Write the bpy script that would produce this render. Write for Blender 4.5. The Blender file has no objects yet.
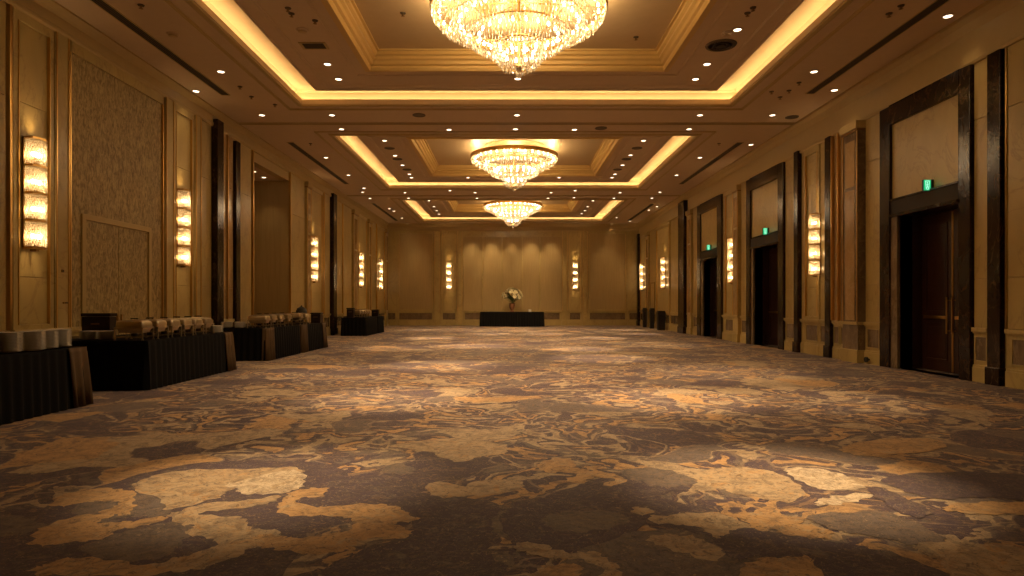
import bpy, bmesh, math, random
from mathutils import Vector, Matrix
from mathutils.geometry import delaunay_2d_cdt

random.seed(11)
PI = math.pi
SC = bpy.context.scene
COL = SC.collection

# ------------------------------------------------------------------ camera
F, CX, CY = 640.0, 510.0, 304.0       # focal length and principal point, in pixels of the 1024 x 576 frame
CAMZ = 1.32
cam_d = bpy.data.cameras.new('camera'); cam = bpy.data.objects.new('camera', cam_d); COL.objects.link(cam)
cam.location = (0, 0, CAMZ); cam.rotation_euler = (PI/2, 0, 0)
cam_d.sensor_width = 36; cam_d.lens = F/1024*36
cam_d.shift_x = (512-CX)/1024; cam_d.shift_y = (CY-288)/1024
cam_d.clip_end = 200
SC.camera = cam
SC.view_settings.view_transform = 'Standard'; SC.view_settings.look = 'None'
SC.view_settings.gamma = 1; SC.view_settings.use_curve_mapping = False
SC.view_settings.exposure = 0.25

XL, XR, YB, YF = -7.6, 7.95, 39.4, -3.0   # room limits
ZC = 6.25                                 # ceiling height
XM = 0.15                                 # the room's centre line
def yl(px): return F*XL/(px-CX)
def yr(px): return F*XR/(px-CX)
def atz(px, py, z):                       # the point of height z seen at a pixel
    y = F*(z-CAMZ)/(CY-py); return Vector(((px-CX)*y/F, y, z))

# ------------------------------------------------------------------ materials
def nodes(name):
    m = bpy.data.materials.new(name); m.use_nodes = True
    nt = m.node_tree; nt.nodes.clear()
    out = nt.nodes.new('ShaderNodeOutputMaterial')
    return m, nt, out
def N(nt, t, **kw):
    n = nt.nodes.new(t)
    for k, v in kw.items():
        if k in n.inputs: n.inputs[k].default_value = v
        else: setattr(n, k, v)
    return n
def L(nt, a, b): nt.links.new(a, b)
def ramp(nt, fac, stops, interp='LINEAR'):
    r = nt.nodes.new('ShaderNodeValToRGB'); r.color_ramp.interpolation = interp
    e = r.color_ramp.elements
    while len(e) < len(stops): e.new(0.5)
    for i, (p, c) in enumerate(stops):
        e[i].position = p; e[i].color = (*c, 1)
    L(nt, fac, r.inputs[0]); return r.outputs[0]
def mixc(nt, fac, a, b):
    m = nt.nodes.new('ShaderNodeMix'); m.data_type = 'RGBA'
    for sock, v in ((m.inputs[0], fac), (m.inputs[6], a), (m.inputs[7], b)):
        if hasattr(v, 'is_linked') or isinstance(v, bpy.types.NodeSocket): L(nt, v, sock)
        else: sock.default_value = v if isinstance(v, float) else (*v, 1)
    return m.outputs[2]
def mth(nt, op, a, b=None):
    m = nt.nodes.new('ShaderNodeMath'); m.operation = op
    for i, v in enumerate((a, b)):
        if v is None: continue
        if isinstance(v, bpy.types.NodeSocket): L(nt, v, m.inputs[i])
        else: m.inputs[i].default_value = v
    return m.outputs[0]
def bsdf(nt, out, **kw):
    b = N(nt, 'ShaderNodeBsdfPrincipled'); L(nt, b.outputs[0], out.inputs[0])
    for k, v in kw.items(): b.inputs[k.replace('_', ' ')].default_value = v
    return b
def coords(nt, scale=(1, 1, 1)):
    t = N(nt, 'ShaderNodeTexCoord'); mp = N(nt, 'ShaderNodeMapping'); mp.inputs['Scale'].default_value = scale
    L(nt, t.outputs['Object'], mp.inputs[0]); return mp.outputs[0]
def noise(nt, vec, scale, detail=4, rough=.55, dist=0):
    n = N(nt, 'ShaderNodeTexNoise'); L(nt, vec, n.inputs['Vector'])
    n.inputs['Scale'].default_value = scale; n.inputs['Detail'].default_value = detail
    n.inputs['Roughness'].default_value = rough; n.inputs['Distortion'].default_value = dist
    return n
def plain(name, col, rough=.5, metal=0, bump=0, bscale=80, var=.12, spec=.5, sheen=0):
    m, nt, out = nodes(name); b = bsdf(nt, out, Roughness=rough, Metallic=metal)
    b.inputs['Specular IOR Level'].default_value = spec
    if sheen: b.inputs['Sheen Weight'].default_value = sheen
    v = coords(nt); n = noise(nt, v, 6)
    c2 = tuple(x*(1-var) for x in col)
    L(nt, mixc(nt, n.outputs[0], col, c2), b.inputs['Base Color'])
    if bump:
        n2 = noise(nt, v, bscale, 3); bp = N(nt, 'ShaderNodeBump'); bp.inputs['Strength'].default_value = bump
        bp.inputs['Distance'].default_value = .004
        L(nt, n2.outputs[0], bp.inputs['Height']); L(nt, bp.outputs[0], b.inputs['Normal'])
    return m
def stone(name, c1, c2, vein, rough=.28, scale=1.0, vw=.03, spec=.5):
    m, nt, out = nodes(name); b = bsdf(nt, out, Roughness=rough)
    b.inputs['Specular IOR Level'].default_value = spec
    v = coords(nt, (1, 1, .6)); n = noise(nt, v, 1.3*scale, 6, .6, .4)
    col = ramp(nt, n.outputs[0], [(.32, c1), (.68, c2)])
    n2 = noise(nt, v, .9*scale, 5, .6, 1.6)
    d = mth(nt, 'ABSOLUTE', mth(nt, 'SUBTRACT', n2.outputs[0], .5))
    vm = ramp(nt, d, [(0, (1, 1, 1)), (vw, (0, 0, 0))])
    n3 = noise(nt, v, 3*scale, 3)
    vm2 = mth(nt, 'MULTIPLY', vm, mth(nt, 'MULTIPLY', n3.outputs[0], .8))
    L(nt, mixc(nt, vm2, col, vein), b.inputs['Base Color'])
    return m
def emis(name, col, s):
    m, nt, out = nodes(name); e = N(nt, 'ShaderNodeEmission'); e.inputs[0].default_value = (*col, 1); e.inputs[1].default_value = s
    L(nt, e.outputs[0], out.inputs[0]); return m

WARM = (1.0, .58, .24)
M = {}
M['stone'] = stone('cream_stone', (.49, .365, .135), (.39, .285, .10), (.24, .15, .05), .32, vw=.02)
M['pilaster_stone'] = stone('veined_tan_stone', (.47, .31, .14), (.34, .215, .09), (.60, .43, .23), .18, 1.6)
M['dark_marble'] = stone('dark_marble', (.014, .007, .004), (.030, .015, .007), (.14, .08, .035), .17, 2.0, .018, .22)
M['wainscot'] = stone('brown_veined_marble', (.20, .135, .07), (.10, .065, .033), (.33, .24, .13), .25, 2.4, .03)
M['brass'] = plain('brushed_brass', (.72, .46, .16), .28, 1.0)
M['bronze'] = plain('dark_bronze', (.30, .18, .07), .35, 1.0)
M['gold'] = plain('gold_leaf_paint', (.66, .44, .15), .38, .25)
M['ceiling'] = plain('ceiling_paint', (.62, .47, .30), .75, bump=.05, bscale=20)
M['ceiling_panel'] = plain('coffer_panel_paint', (.54, .385, .20), .45, bump=.03, bscale=5)
M['cove'] = plain('cove_paint', (.74, .58, .36), .8)
M['frieze'] = plain('frieze_paint', (.46, .33, .13), .5)
M['groove'] = plain('track_shadow_gap', (.03, .02, .012), .8)
M['vent'] = plain('vent_metal', (.10, .068, .038), .6)
M['black_plastic'] = plain('black_plastic', (.014, .012, .011), .45)
M['dark_wood'] = plain('dark_walnut', (.045, .017, .009), .32, var=.5)
M['case_wood'] = plain('dark_case', (.026, .014, .008), .5, var=.4, spec=.2)
M['white_china'] = plain('white_china', (.84, .80, .72), .2)
M['steel'] = plain('polished_steel', (.52, .43, .29), .30, 1.0)
M['terracotta'] = plain('brown_glazed_clay', (.20, .085, .035), .3)
M['petal'] = plain('cream_petal', (.86, .78, .46), .5)
M['leaf'] = plain('dark_leaf', (.05, .085, .02), .5)
M['stem'] = plain('green_stem', (.09, .12, .03), .5)
M['card'] = plain('white_card', (.8, .78, .7), .6)
M['black_cloth'] = plain('black_tablecloth', (.0045, .0038, .0032), .8, bump=.15, bscale=300, spec=.12)
M['brown_cloth'] = plain('brown_drape', (.095, .056, .024), .7, bump=.15, bscale=300, spec=.25)
M['led'] = emis('cove_light_strip', (1.0, .69, .33), 11.5)
M['bulb'] = emis('warm_bulb', (1.0, .82, .58), 26.0)
M['sconce_bulb'] = emis('sconce_bulb', (1.0, .68, .35), 52.0)
M['lens'] = emis('downlight_lens', (1.0, .82, .58), 4.5)
M['green'] = emis('green_sign_light', (.02, .50, .18), .85)
M['sign_white'] = emis('pale_sign_light', (.40, 1.0, .66), 1.1)

# wallpaper: vertical mottled weave
def mk_wallpaper():
    m, nt, out = nodes('mottled_wallpaper'); b = bsdf(nt, out, Roughness=.5)
    v = coords(nt, (9, 9, 4.5)); n = noise(nt, v, 1.6, 6, .75, 1.0)
    v2 = coords(nt, (60, 60, 6)); n2 = noise(nt, v2, 1, 2)
    f = mth(nt, 'ADD', mth(nt, 'MULTIPLY', n.outputs[0], .75), mth(nt, 'MULTIPLY', n2.outputs[0], .3))
    L(nt, ramp(nt, f, [(.38, (.14, .092, .027)), (.5, (.27, .19, .066)), (.60, (.46, .34, .135))]), b.inputs['Base Color'])
    bp = N(nt, 'ShaderNodeBump'); bp.inputs['Strength'].default_value = .3; bp.inputs['Distance'].default_value = .01
    L(nt, f, bp.inputs['Height']); L(nt, bp.outputs[0], b.inputs['Normal'])
    return m
M['wallpaper'] = mk_wallpaper()
def mk_fabric():
    m, nt, out = nodes('woven_wall_fabric'); b = bsdf(nt, out, Roughness=.6)
    v = coords(nt, (30, 30, 1.2)); n = noise(nt, v, 1, 4)
    L(nt, ramp(nt, n.outputs[0], [(.3, (.37, .26, .10)), (.7, (.44, .315, .13))]), b.inputs['Base Color'])
    return m
M['fabric'] = mk_fabric()

def mk_crystal(name, tint, glossy, clear):
    m, nt, out = nodes(name)
    tr = N(nt, 'ShaderNodeBsdfTranslucent'); tr.inputs[0].default_value = (*tint, 1)
    gl = N(nt, 'ShaderNodeBsdfGlossy'); gl.inputs[0].default_value = (1, .93, .8, 1); gl.inputs[1].default_value = .08
    tp = N(nt, 'ShaderNodeBsdfTransparent'); tp.inputs[0].default_value = (1, .95, .86, 1)
    a = N(nt, 'ShaderNodeMixShader'); a.inputs[0].default_value = glossy
    L(nt, tr.outputs[0], a.inputs[1]); L(nt, gl.outputs[0], a.inputs[2])
    b = N(nt, 'ShaderNodeMixShader'); b.inputs[0].default_value = clear
    L(nt, a.outputs[0], b.inputs[1]); L(nt, tp.outputs[0], b.inputs[2])
    L(nt, b.outputs[0], out.inputs[0]); return m
M['crystal'] = mk_crystal('cut_crystal', (1, .93, .80), .40, .26)
M['bead'] = mk_crystal('crystal_bead', (.92, .82, .65), .20, .30)

# carpet: warped layered patches with flecks; key = base colour for the motif materials
C_PLUM, C_GREY, C_TAN, C_ORANGE, C_PALE = (.078, .052, .078), (.165, .130, .118), (.50, .375, .235), (.57, .34, .145), (.68, .55, .39)
def fleck(nt, col):                             # woven flecks: dark and light tufts over the pattern
    v = coords(nt)
    big = noise(nt, v, 5.5, 7, .82, 1.4)
    col = mixc(nt, ramp(nt, big.outputs[0], [(.40, (.56, .56, .56)), (.55, (0, 0, 0))]), col, (.060, .044, .046))
    mid = noise(nt, v, 9, 6, .8, 2.2)
    col = mixc(nt, ramp(nt, mid.outputs[0], [(.52, (0, 0, 0)), (.62, (.42, .42, .42))]), col, (.30, .19, .095))
    n = noise(nt, v, 17, 5, .75, 1.5)
    dk = ramp(nt, n.outputs[0], [(.38, (1, 1, 1)), (.44, (0, 0, 0))])
    c = mixc(nt, mth(nt, 'MULTIPLY', dk, .62), col, (.045, .032, .040))
    n2 = noise(nt, v, 23, 4, .8, 2.0)
    sp = ramp(nt, n2.outputs[0], [(.60, (0, 0, 0)), (.64, (1, 1, 1))])
    c = mixc(nt, mth(nt, 'MULTIPLY', sp, .6), c, (.52, .37, .20))
    n3 = noise(nt, v, 120, 2, .6)
    return mixc(nt, mth(nt, 'MULTIPLY', n3.outputs[0], .35), c, (.02, .014, .014))
def carpet_bsdf(nt, out):
    b = bsdf(nt, out, Roughness=.85); b.inputs['Specular IOR Level'].default_value = .25
    b.inputs['Sheen Weight'].default_value = .12
    v = coords(nt); n = noise(nt, v, 160, 2)
    bp = N(nt, 'ShaderNodeBump'); bp.inputs['Strength'].default_value = .35; bp.inputs['Distance'].default_value = .006
    L(nt, n.outputs[0], bp.inputs['Height']); L(nt, bp.outputs[0], b.inputs['Normal'])
    return b
def warp(nt, v, amps):
    for sc_, am in amps:
        w = noise(nt, v, sc_, 2, .5)
        sb = N(nt, 'ShaderNodeVectorMath'); sb.operation = 'SUBTRACT'; L(nt, w.outputs['Color'], sb.inputs[0]); sb.inputs[1].default_value = (.5, .5, .5)
        ma = N(nt, 'ShaderNodeVectorMath'); ma.operation = 'MULTIPLY_ADD'; L(nt, sb.outputs[0], ma.inputs[0]); ma.inputs[1].default_value = (am, am, 0); L(nt, v, ma.inputs[2])
        v = ma.outputs[0]
    return v
def mk_carpet():
    m, nt, out = nodes('patterned_carpet'); b = carpet_bsdf(nt, out)
    v0 = coords(nt); v = warp(nt, v0, ((.8, 1.1), (2.6, .30), (11, .06), (40, .02)))
    vo = N(nt, 'ShaderNodeTexVoronoi'); L(nt, v, vo.inputs['Vector']); vo.inputs['Scale'].default_value = 1.55   # petal-like patches
    sepc = N(nt, 'ShaderNodeSeparateColor'); L(nt, vo.outputs['Color'], sepc.inputs[0])
    cell = ramp(nt, sepc.outputs[0], [(0, C_PLUM), (.34, C_GREY), (.54, C_TAN), (.68, C_ORANGE), (.78, C_PLUM), (.92, C_TAN)], 'CONSTANT')
    n = noise(nt, v, 1.7, 3, .5, .3)
    band = ramp(nt, n.outputs[0], [(0, C_GREY), (.33, C_PLUM), (.42, C_TAN), (.47, C_GREY), (.50, C_PLUM), (.55, C_ORANGE), (.60, C_PLUM), (.66, C_TAN)], 'CONSTANT')
    pick = ramp(nt, sepc.outputs[1], [(0, (0, 0, 0)), (.62, (1, 1, 1))], 'CONSTANT')
    base = mixc(nt, pick, band, cell)
    vo2 = N(nt, 'ShaderNodeTexVoronoi'); vo2.feature = 'DISTANCE_TO_EDGE'; L(nt, v, vo2.inputs['Vector']); vo2.inputs['Scale'].default_value = 1.55
    edge = ramp(nt, vo2.outputs[0], [(.012, (1, 1, 1)), (.020, (0, 0, 0))])
    base = mixc(nt, mth(nt, 'MULTIPLY', edge, .45), base, C_TAN)
    n2 = noise(nt, v, 2.6, 3, .6, 1.6)
    d = mth(nt, 'ABSOLUTE', mth(nt, 'SUBTRACT', n2.outputs[0], .5))
    vein = ramp(nt, d, [(.008, (1, 1, 1)), (.013, (0, 0, 0))])
    base = mixc(nt, mth(nt, 'MULTIPLY', vein, .35), base, C_ORANGE)
    n3 = noise(nt, v, 3.2, 7, .75, 1.2)
    br = ramp(nt, n3.outputs[0], [(.535, (0, 0, 0)), (.575, (1, 1, 1))])
    base = mixc(nt, mth(nt, 'MULTIPLY', br, .30), base, C_GREY)
    br2 = ramp(nt, n3.outputs[0], [(.41, (1, 1, 1)), (.45, (0, 0, 0))])
    base = mixc(nt, mth(nt, 'MULTIPLY', br2, .42), base, C_PLUM)
    L(nt, fleck(nt, base), b.inputs['Base Color'])
    return m
M['carpet'] = mk_carpet()
def mk_motif(name, col, alt, line):
    m, nt, out = nodes(name); b = carpet_bsdf(nt, out)
    v = coords(nt); n = noise(nt, v, 5, 6, .75, 1.5)
    base = ramp(nt, n.outputs[0], [(.33, tuple(.45*c for c in alt)), (.40, col), (.56, col), (.62, alt)])
    n2 = noise(nt, v, 3.4, 4, .65, 2.5)
    d = mth(nt, 'ABSOLUTE', mth(nt, 'SUBTRACT', n2.outputs[0], .5))
    vein = ramp(nt, d, [(.012, (1, 1, 1)), (.020, (0, 0, 0))])
    base = mixc(nt, mth(nt, 'MULTIPLY', vein, .55), base, line)
    L(nt, fleck(nt, base), b.inputs['Base Color'])
    return m
M['c_orange'] = mk_motif('carpet_orange', C_ORANGE, C_TAN, C_TAN)
M['c_tan'] = mk_motif('carpet_tan', C_TAN, C_ORANGE, C_ORANGE)
M['c_pale'] = mk_motif('carpet_pale', C_PALE, C_TAN, C_TAN)
M['c_grey'] = mk_motif('carpet_grey', C_GREY, (.22, .17, .13), (.24, .17, .11))
M['c_plum'] = mk_motif('carpet_plum', C_PLUM, C_GREY, C_GREY)

# ------------------------------------------------------------------ mesh helpers
class MB:
    def __init__(s): s.v = []; s.f = []; s.mi = []; s.mats = []
    def _m(s, m):
        if m not in s.mats: s.mats.append(m)
        return s.mats.index(m)
    def face(s, pts, m):
        b = len(s.v); s.v += [tuple(p) for p in pts]; s.f.append(tuple(range(b, b+len(pts)))); s.mi.append(s._m(m))
    def box(s, x0, x1, y0, y1, z0, z1, m):
        x0, x1 = sorted((x0, x1)); y0, y1 = sorted((y0, y1)); z0, z1 = sorted((z0, z1))
        b = len(s.v); i = s._m(m)
        s.v += [(x, y, z) for z in (z0, z1) for y in (y0, y1) for x in (x0, x1)]
        for f in ((0, 2, 3, 1), (4, 5, 7, 6), (0, 1, 5, 4), (2, 6, 7, 3), (0, 4, 6, 2), (1, 3, 7, 5)):
            s.f.append(tuple(b+k for k in f)); s.mi.append(i)
        return s
    def rings(s, loops, m, close=True, cap0=False, cap1=False):   # loops of equal length, skinned in order
        b = len(s.v); n = len(loops[0]); i = s._m(m)
        for lp in loops: s.v += [tuple(p) for p in lp]
        for a in range(len(loops)-1):
            for k in range(n if close else n-1):
                k2 = (k+1) % n
                s.f.append((b+a*n+k, b+a*n+k2, b+(a+1)*n+k2, b+(a+1)*n+k)); s.mi.append(i)
        if cap0: s.f.append(tuple(b+k for k in reversed(range(n)))); s.mi.append(i)
        if cap1: s.f.append(tuple(b+(len(loops)-1)*n+k for k in range(n))); s.mi.append(i)
        return s
    def lathe(s, prof, m, n=24, c=(0, 0, 0), cap=False):
        return s.rings([[(c[0]+r*math.cos(2*PI*k/n), c[1]+r*math.sin(2*PI*k/n), c[2]+z) for k in range(n)] for r, z in prof], m, True, cap, cap)
    def tube(s, p0, p1, r, m, n=8, r1=None):
        p0, p1 = Vector(p0), Vector(p1); d = (p1-p0).normalized()
        u = d.orthogonal().normalized(); w = d.cross(u)
        r1 = r if r1 is None else r1
        lp = [[p+(u*math.cos(2*PI*k/n)+w*math.sin(2*PI*k/n))*q for k in range(n)] for p, q in ((p0, r), (p1, r1))]
        return s.rings(lp, m, True, True, True)
    def torus(s, R, r, z, m, n=64, k=6, c=(0, 0)):
        lp = []
        for a in range(n+1):
            t = 2*PI*a/n
            lp.append([(c[0]+(R+r*math.cos(2*PI*j/k))*math.cos(t), c[1]+(R+r*math.cos(2*PI*j/k))*math.sin(t), z+r*math.sin(2*PI*j/k)) for j in range(k)])
        return s.rings(lp, m)
    def drop(s, p, rad, ln, m, ax=None):          # one cut prism: four-sided spindle hanging at p
        b = len(s.v); i = s._m(m); x, y, z = p; a0 = random.random()*PI
        s.v.append((x, y, z)); s.v.append((x, y, z-ln))
        for k in range(4):
            t = a0+k*PI/2; s.v.append((x+rad*math.cos(t), y+rad*math.sin(t), z-ln*.62))
        for k in range(4):
            k2 = (k+1) % 4
            s.f.append((b, b+2+k, b+2+k2)); s.f.append((b+1, b+2+k2, b+2+k)); s.mi += [i, i]
    def data(s, name):
        me = bpy.data.meshes.new(name); me.from_pydata(s.v, [], s.f)
        for m in s.mats: me.materials.append(M[m])
        me.polygons.foreach_set('material_index', s.mi); me.update()
        return me
    def build(s, name, parent=None, smooth=False, bevel=0):
        me = s.data(name)
        bm = bmesh.new(); bm.from_mesh(me); bmesh.ops.remove_doubles(bm, verts=bm.verts, dist=1e-5)
        bmesh.ops.recalc_face_normals(bm, faces=bm.faces); bm.to_mesh(me); bm.free()
        if smooth:
            me.polygons.foreach_set('use_smooth', [True]*len(me.polygons)); me.set_sharp_from_angle(angle=math.radians(40))
        o = bpy.data.objects.new(name, me); COL.objects.link(o); o.parent = parent
        if bevel:
            md = o.modifiers.new('edge', 'BEVEL'); md.width = bevel; md.segments = 2; md.limit_method = 'ANGLE'
        return o
def tag(o, label=None, cat=None, group=None, kind=None):
    for k, v in (('label', label), ('category', cat), ('group', group), ('kind', kind)):
        if v: o[k] = v
    return o
def empty(name, loc=(0, 0, 0), rz=0):
    o = bpy.data.objects.new(name, None); COL.objects.link(o); o.location = loc; o.rotation_euler = (0, 0, rz); o.empty_display_size = .1
    return o
def copy_tree(o, parent=None):
    c = o.copy(); COL.objects.link(c); c.parent = parent
    for ch in list(o.children): copy_tree(ch, c)
    return c
def frame_loft(mb, x0, x1, y0, y1, prof, m):       # mitred rectangular moulding: prof = (inward offset, z)
    loops = [[(x0+d, y0+d, z), (x1-d, y0+d, z), (x1-d, y1-d, z), (x0+d, y1-d, z)] for d, z in prof]
    mb.rings(loops, m)
def ringface(mb, x0, x1, y0, y1, d, z, m): frame_loft(mb, x0, x1, y0, y1, [(0, z), (d, z)], m)
WORD = ['first', 'second', 'third', 'fourth', 'fifth', 'sixth', 'seventh', 'eighth', 'ninth', 'tenth', 'eleventh', 'twelfth']

exec_parts = []
# ------------------------------------------------------------------ floor: carpet with its larger woven motifs
floor_mb = MB()
floor_mb.box(XL-.3, XR+.3, YF-.2, YB+.2, -.2, 0, 'carpet')
def spline(pts, k=4):
    out = []; n = len(pts)
    for i in range(n):
        p0, p1, p2, p3 = (Vector(pts[(i+j-1) % n]) for j in range(4))
        for s in range(k):
            t = s/k
            out.append(.5*((2*p1)+(p2-p0)*t+(2*p0-5*p1+4*p2-p3)*t*t+(3*p1-p0-3*p2+p3)*t**3))
    return out
motif_z = [.0008]
def motif(m, ox, oy, sc, pts):               # outline of one woven shape, put down on the carpet
    fl = []
    for x, y in pts:
        px, py = ox+x/sc, oy+y/sc
        Y = F*CAMZ/(py-CY); fl.append(((px-CX)*Y/F, Y))
    fl = spline(fl, 7); rg = random.Random(len(fl)); ph = rg.random()*9
    fl = [Vector((p.x+.014*math.sin(k*1.9+ph)+.010*math.sin(k*.83+2*ph), p.y+.016*math.sin(k*1.4+3*ph)+.010*math.sin(k*.6+ph))) for k, p in enumerate(fl)]
    z = motif_z[0]; motif_z[0] += .00006
    r = delaunay_2d_cdt([p.to_2d() for p in fl], [], [list(range(len(fl)))], 1, 1e-5)
    for f in r[2]:
        t = [r[0][i] for i in f]
        if (t[1]-t[0]).cross(t[2]-t[0]) < 0: t.reverse()
        floor_mb.face([(p.x, p.y, z) for p in t], m)
A = (0, 432, 2); B = (512, 432, 2)
for m, org, pts in [
    ('c_plum', A, [(-30,215),(90,150),(260,90),(420,60),(620,60),(700,90),(640,150),(560,288),(300,310),(-30,310)]),
    ('c_plum', A, [(520,165),(600,110),(700,92),(800,88),(850,125),(930,130),(1010,150),(1010,200),(980,240),(1000,288),(650,288),(720,240),(830,190),(760,150),(650,150)]),
    ('c_grey', A, [(150,150),(200,128),(300,125),(340,150),(330,170),(250,170),(190,185),(150,170)]),
    ('c_grey', A, [(250,200),(340,180),(390,190),(370,215),(330,250),(240,258),(160,240),(200,215)]),
    ('c_tan', A, [(265,110),(300,90),(380,75),(480,75),(580,70),(600,85),(470,112),(440,130),(340,155),(320,135)]),
    ('c_pale', A, [(455,105),(520,88),(590,75),(610,95),(600,112),(560,122),(500,125),(470,115)]),
    ('c_orange', A, [(100,140),(150,118),(220,113),(262,118),(270,140),(262,160),(240,168),(200,160),(225,152),(235,140),(205,138),(160,142),(120,150)]),
    ('c_orange', A, [(60,215),(95,185),(180,165),(225,165),(200,180),(250,180),(300,172),(338,170),(300,185),(240,195),(200,215),(130,222),(75,228)]),
    ('c_tan', A, [(340,164),(400,146),(500,135),(560,128),(540,142),(480,152),(400,162),(350,170)]),
    ('c_tan', A, [(338,168),(400,165),(470,170),(498,180),(495,192),(540,195),(565,212),(500,235),(440,262),(390,275),(300,282),(260,275),(330,258),(400,240),(430,225),(425,212),(375,208),(385,190),(365,185)]),
    ('c_orange', A, [(555,160),(580,140),(650,150),(740,143),(790,150),(830,170),(828,178),(790,185),(828,200),(800,212),(740,215),(700,225),(710,232),(660,243),(600,243),(540,232),(500,225),(520,205),(560,208),(590,212),(660,205),(705,192),(700,175),(660,168),(600,168)]),
    ('c_orange', A, [(560,150),(575,125),(620,112),(655,115),(640,130),(600,132),(600,148),(640,150),(620,156),(580,162)]),
    ('c_tan', A, [(850,110),(880,100),(940,108),(990,95),(1040,100),(1040,115),(980,125),(920,130),(870,128)]),
    ('c_tan', A, [(780,28),(850,18),(920,12),(1000,25),(1015,40),(960,50),(920,60),(880,50),(860,40)]),
    ('c_grey', A, [(765,75),(800,62),(830,75),(815,85),(780,83)]),
    ('c_grey', A, [(-20,172),(60,172),(85,188),(40,205),(-20,208)]),
    ('c_tan', A, [(20,80),(90,62),(180,55),(170,68),(90,82),(50,84)]),
    ('c_orange', A, [(100,262),(160,250),(250,262),(330,270),(300,288),(120,288),(60,278)]),
    ('c_grey', A, [(985,190),(1000,160),(1060,160),(1060,210),(1010,210)]),
    ('c_tan', B, [(360,90),(430,70),(520,80),(580,110),(560,140),(480,130),(400,110)]),
    ('c_pale', B, [(545,75),(600,72),(660,85),(700,105),(690,115),(620,115),(570,95)]),
    ('c_pale', B, [(605,140),(650,128),(700,122),(720,130),(680,140),(620,148)]),
    ('c_plum', B, [(-10,150),(60,130),(200,90),(330,85),(360,110),(300,130),(420,165),(430,230),(360,200),(260,190),(240,260),(100,250),(-10,210)]),
    ('c_grey', B, [(215,80),(280,72),(340,85),(370,102),(310,110),(250,98)]),
    ('c_orange', B, [(110,95),(150,80),(210,85),(225,102),(180,108),(205,95),(160,92),(140,104)]),
    ('c_orange', B, [(50,65),(90,52),(125,58),(115,75),(80,82),(60,76)]),
    ('c_grey', B, [(60,175),(120,158),(200,160),(235,180),(180,195),(100,200)]),
    ('c_tan', B, [(278,170),(330,165),(345,162),(420,165),(480,190),(440,200),(420,215),(380,195),(340,185),(290,185)]),
    ('c_plum', B, [(420,215),(450,195),(520,200),(600,210),(650,235),(560,265),(480,250),(440,262)]),
    ('c_orange', B, [(455,165),(510,155),(560,170),(600,160),(610,170),(560,185),(510,198),(470,185)]),
    ('c_tan', B, [(240,155),(265,150),(280,160),(255,168)]),
    ('c_grey', B, [(100,260),(250,200),(330,205),(440,255),(470,300),(200,300)]),
    ('c_tan', B, [(5,225),(50,222),(100,240),(150,240),(195,255),(215,275),(210,300),(170,300),(180,272),(140,258),(80,252),(20,242)]),
    ('c_orange', B, [(50,288),(70,268),(120,264),(140,276),(120,300),(60,300)]),
    ('c_tan', B, [(270,215),(320,205),(380,215),(425,245),(400,258),(340,243)]),
    ('c_grey', B, [(590,170),(680,160),(760,165),(870,215),(800,225),(700,205),(640,195)]),
    ('c_plum', B, [(580,220),(680,225),(800,255),(870,300),(640,300),(600,250)]),
    ('c_orange', B, [(470,262),(540,252),(590,250),(615,300),(470,300)]),
    ('c_orange', B, [(530,195),(590,185),(640,200),(625,214),(560,208)]),
    ('c_tan', B, [(800,230),(900,220),(1040,240),(1040,300),(900,300),(850,255)]),
    ('c_plum', B, [(710,110),(760,120),(840,160),(800,170),(740,140)]),
    ('c_orange', B, [(860,150),(960,140),(1040,145),(1040,165),(950,165),(880,160)]),
    ('c_plum', B, [(740,95),(860,80),(1040,90),(1040,135),(950,130),(860,135),(790,120)]),
    ('c_orange', B, [(660,30),(760,12),(860,18),(840,38),(720,48),(670,42)]),
]: motif(m, *org, pts)
floor = floor_mb.build('floor')
tag(floor, 'wall to wall ballroom carpet with large swirling flower patches in gold, grey and plum', 'carpet', kind='structure')

# ------------------------------------------------------------------ ceiling with three lit tray coffers
BAYS = [(7.3, 15.8, 8.2, 13.83, 11.0), (18.67, 27.2, 19.5, 25.2, 22.1), (30.3, 38.0, 31.1, 35.0, 32.9)]   # lip near, lip far, inner near, inner far, lamp
BX0, BX1 = -5.13, 5.43
IX0, IX1 = -3.05, 3.35
ceil_root = empty('ceiling')
tag(ceil_root, 'tan painted ballroom ceiling with three large stepped tray coffers in a row', 'ceiling', kind='structure')
mb = MB()
def soffit(x0, x1, y0, y1): mb.face([(x0, y0, ZC), (x0, y1, ZC), (x1, y1, ZC), (x1, y0, ZC)], 'ceiling')
soffit(XL-.3, BX0, YF-.2, YB+.2); soffit(BX1, XR+.3, YF-.2, YB+.2)
ys = [YF-.2]+[v for b in BAYS for v in b[:2]]+[YB+.2]
for i in range(0, len(ys), 2): soffit(BX0, BX1, ys[i], ys[i+1])
mb.box(XL-.3, XR+.3, YF-.2, YB+.2, 6.95, 7.1, 'ceiling')
mb.build('main_soffit', ceil_root)
for yt in (17.48, 29.1):
    m2 = MB(); m2.box(XL, XR, yt-.09, yt-.03, ZC-.02, ZC, 'frieze'); m2.box(XL, XR, yt+.03, yt+.09, ZC-.02, ZC, 'frieze'); m2.box(XL, XR, yt-.03, yt+.03, ZC-.012, ZC, 'groove')
    m2.build('partition_track', ceil_root)
def rib(mb, x0, x1, y0, y1, w, h, z, m): frame_loft(mb, x0, x1, y0, y1, [(0, z), (0, z-h), (w*.35, z-h), (w*.5, z-h*.6), (w, z-h*.4), (w, z)], m)
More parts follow.
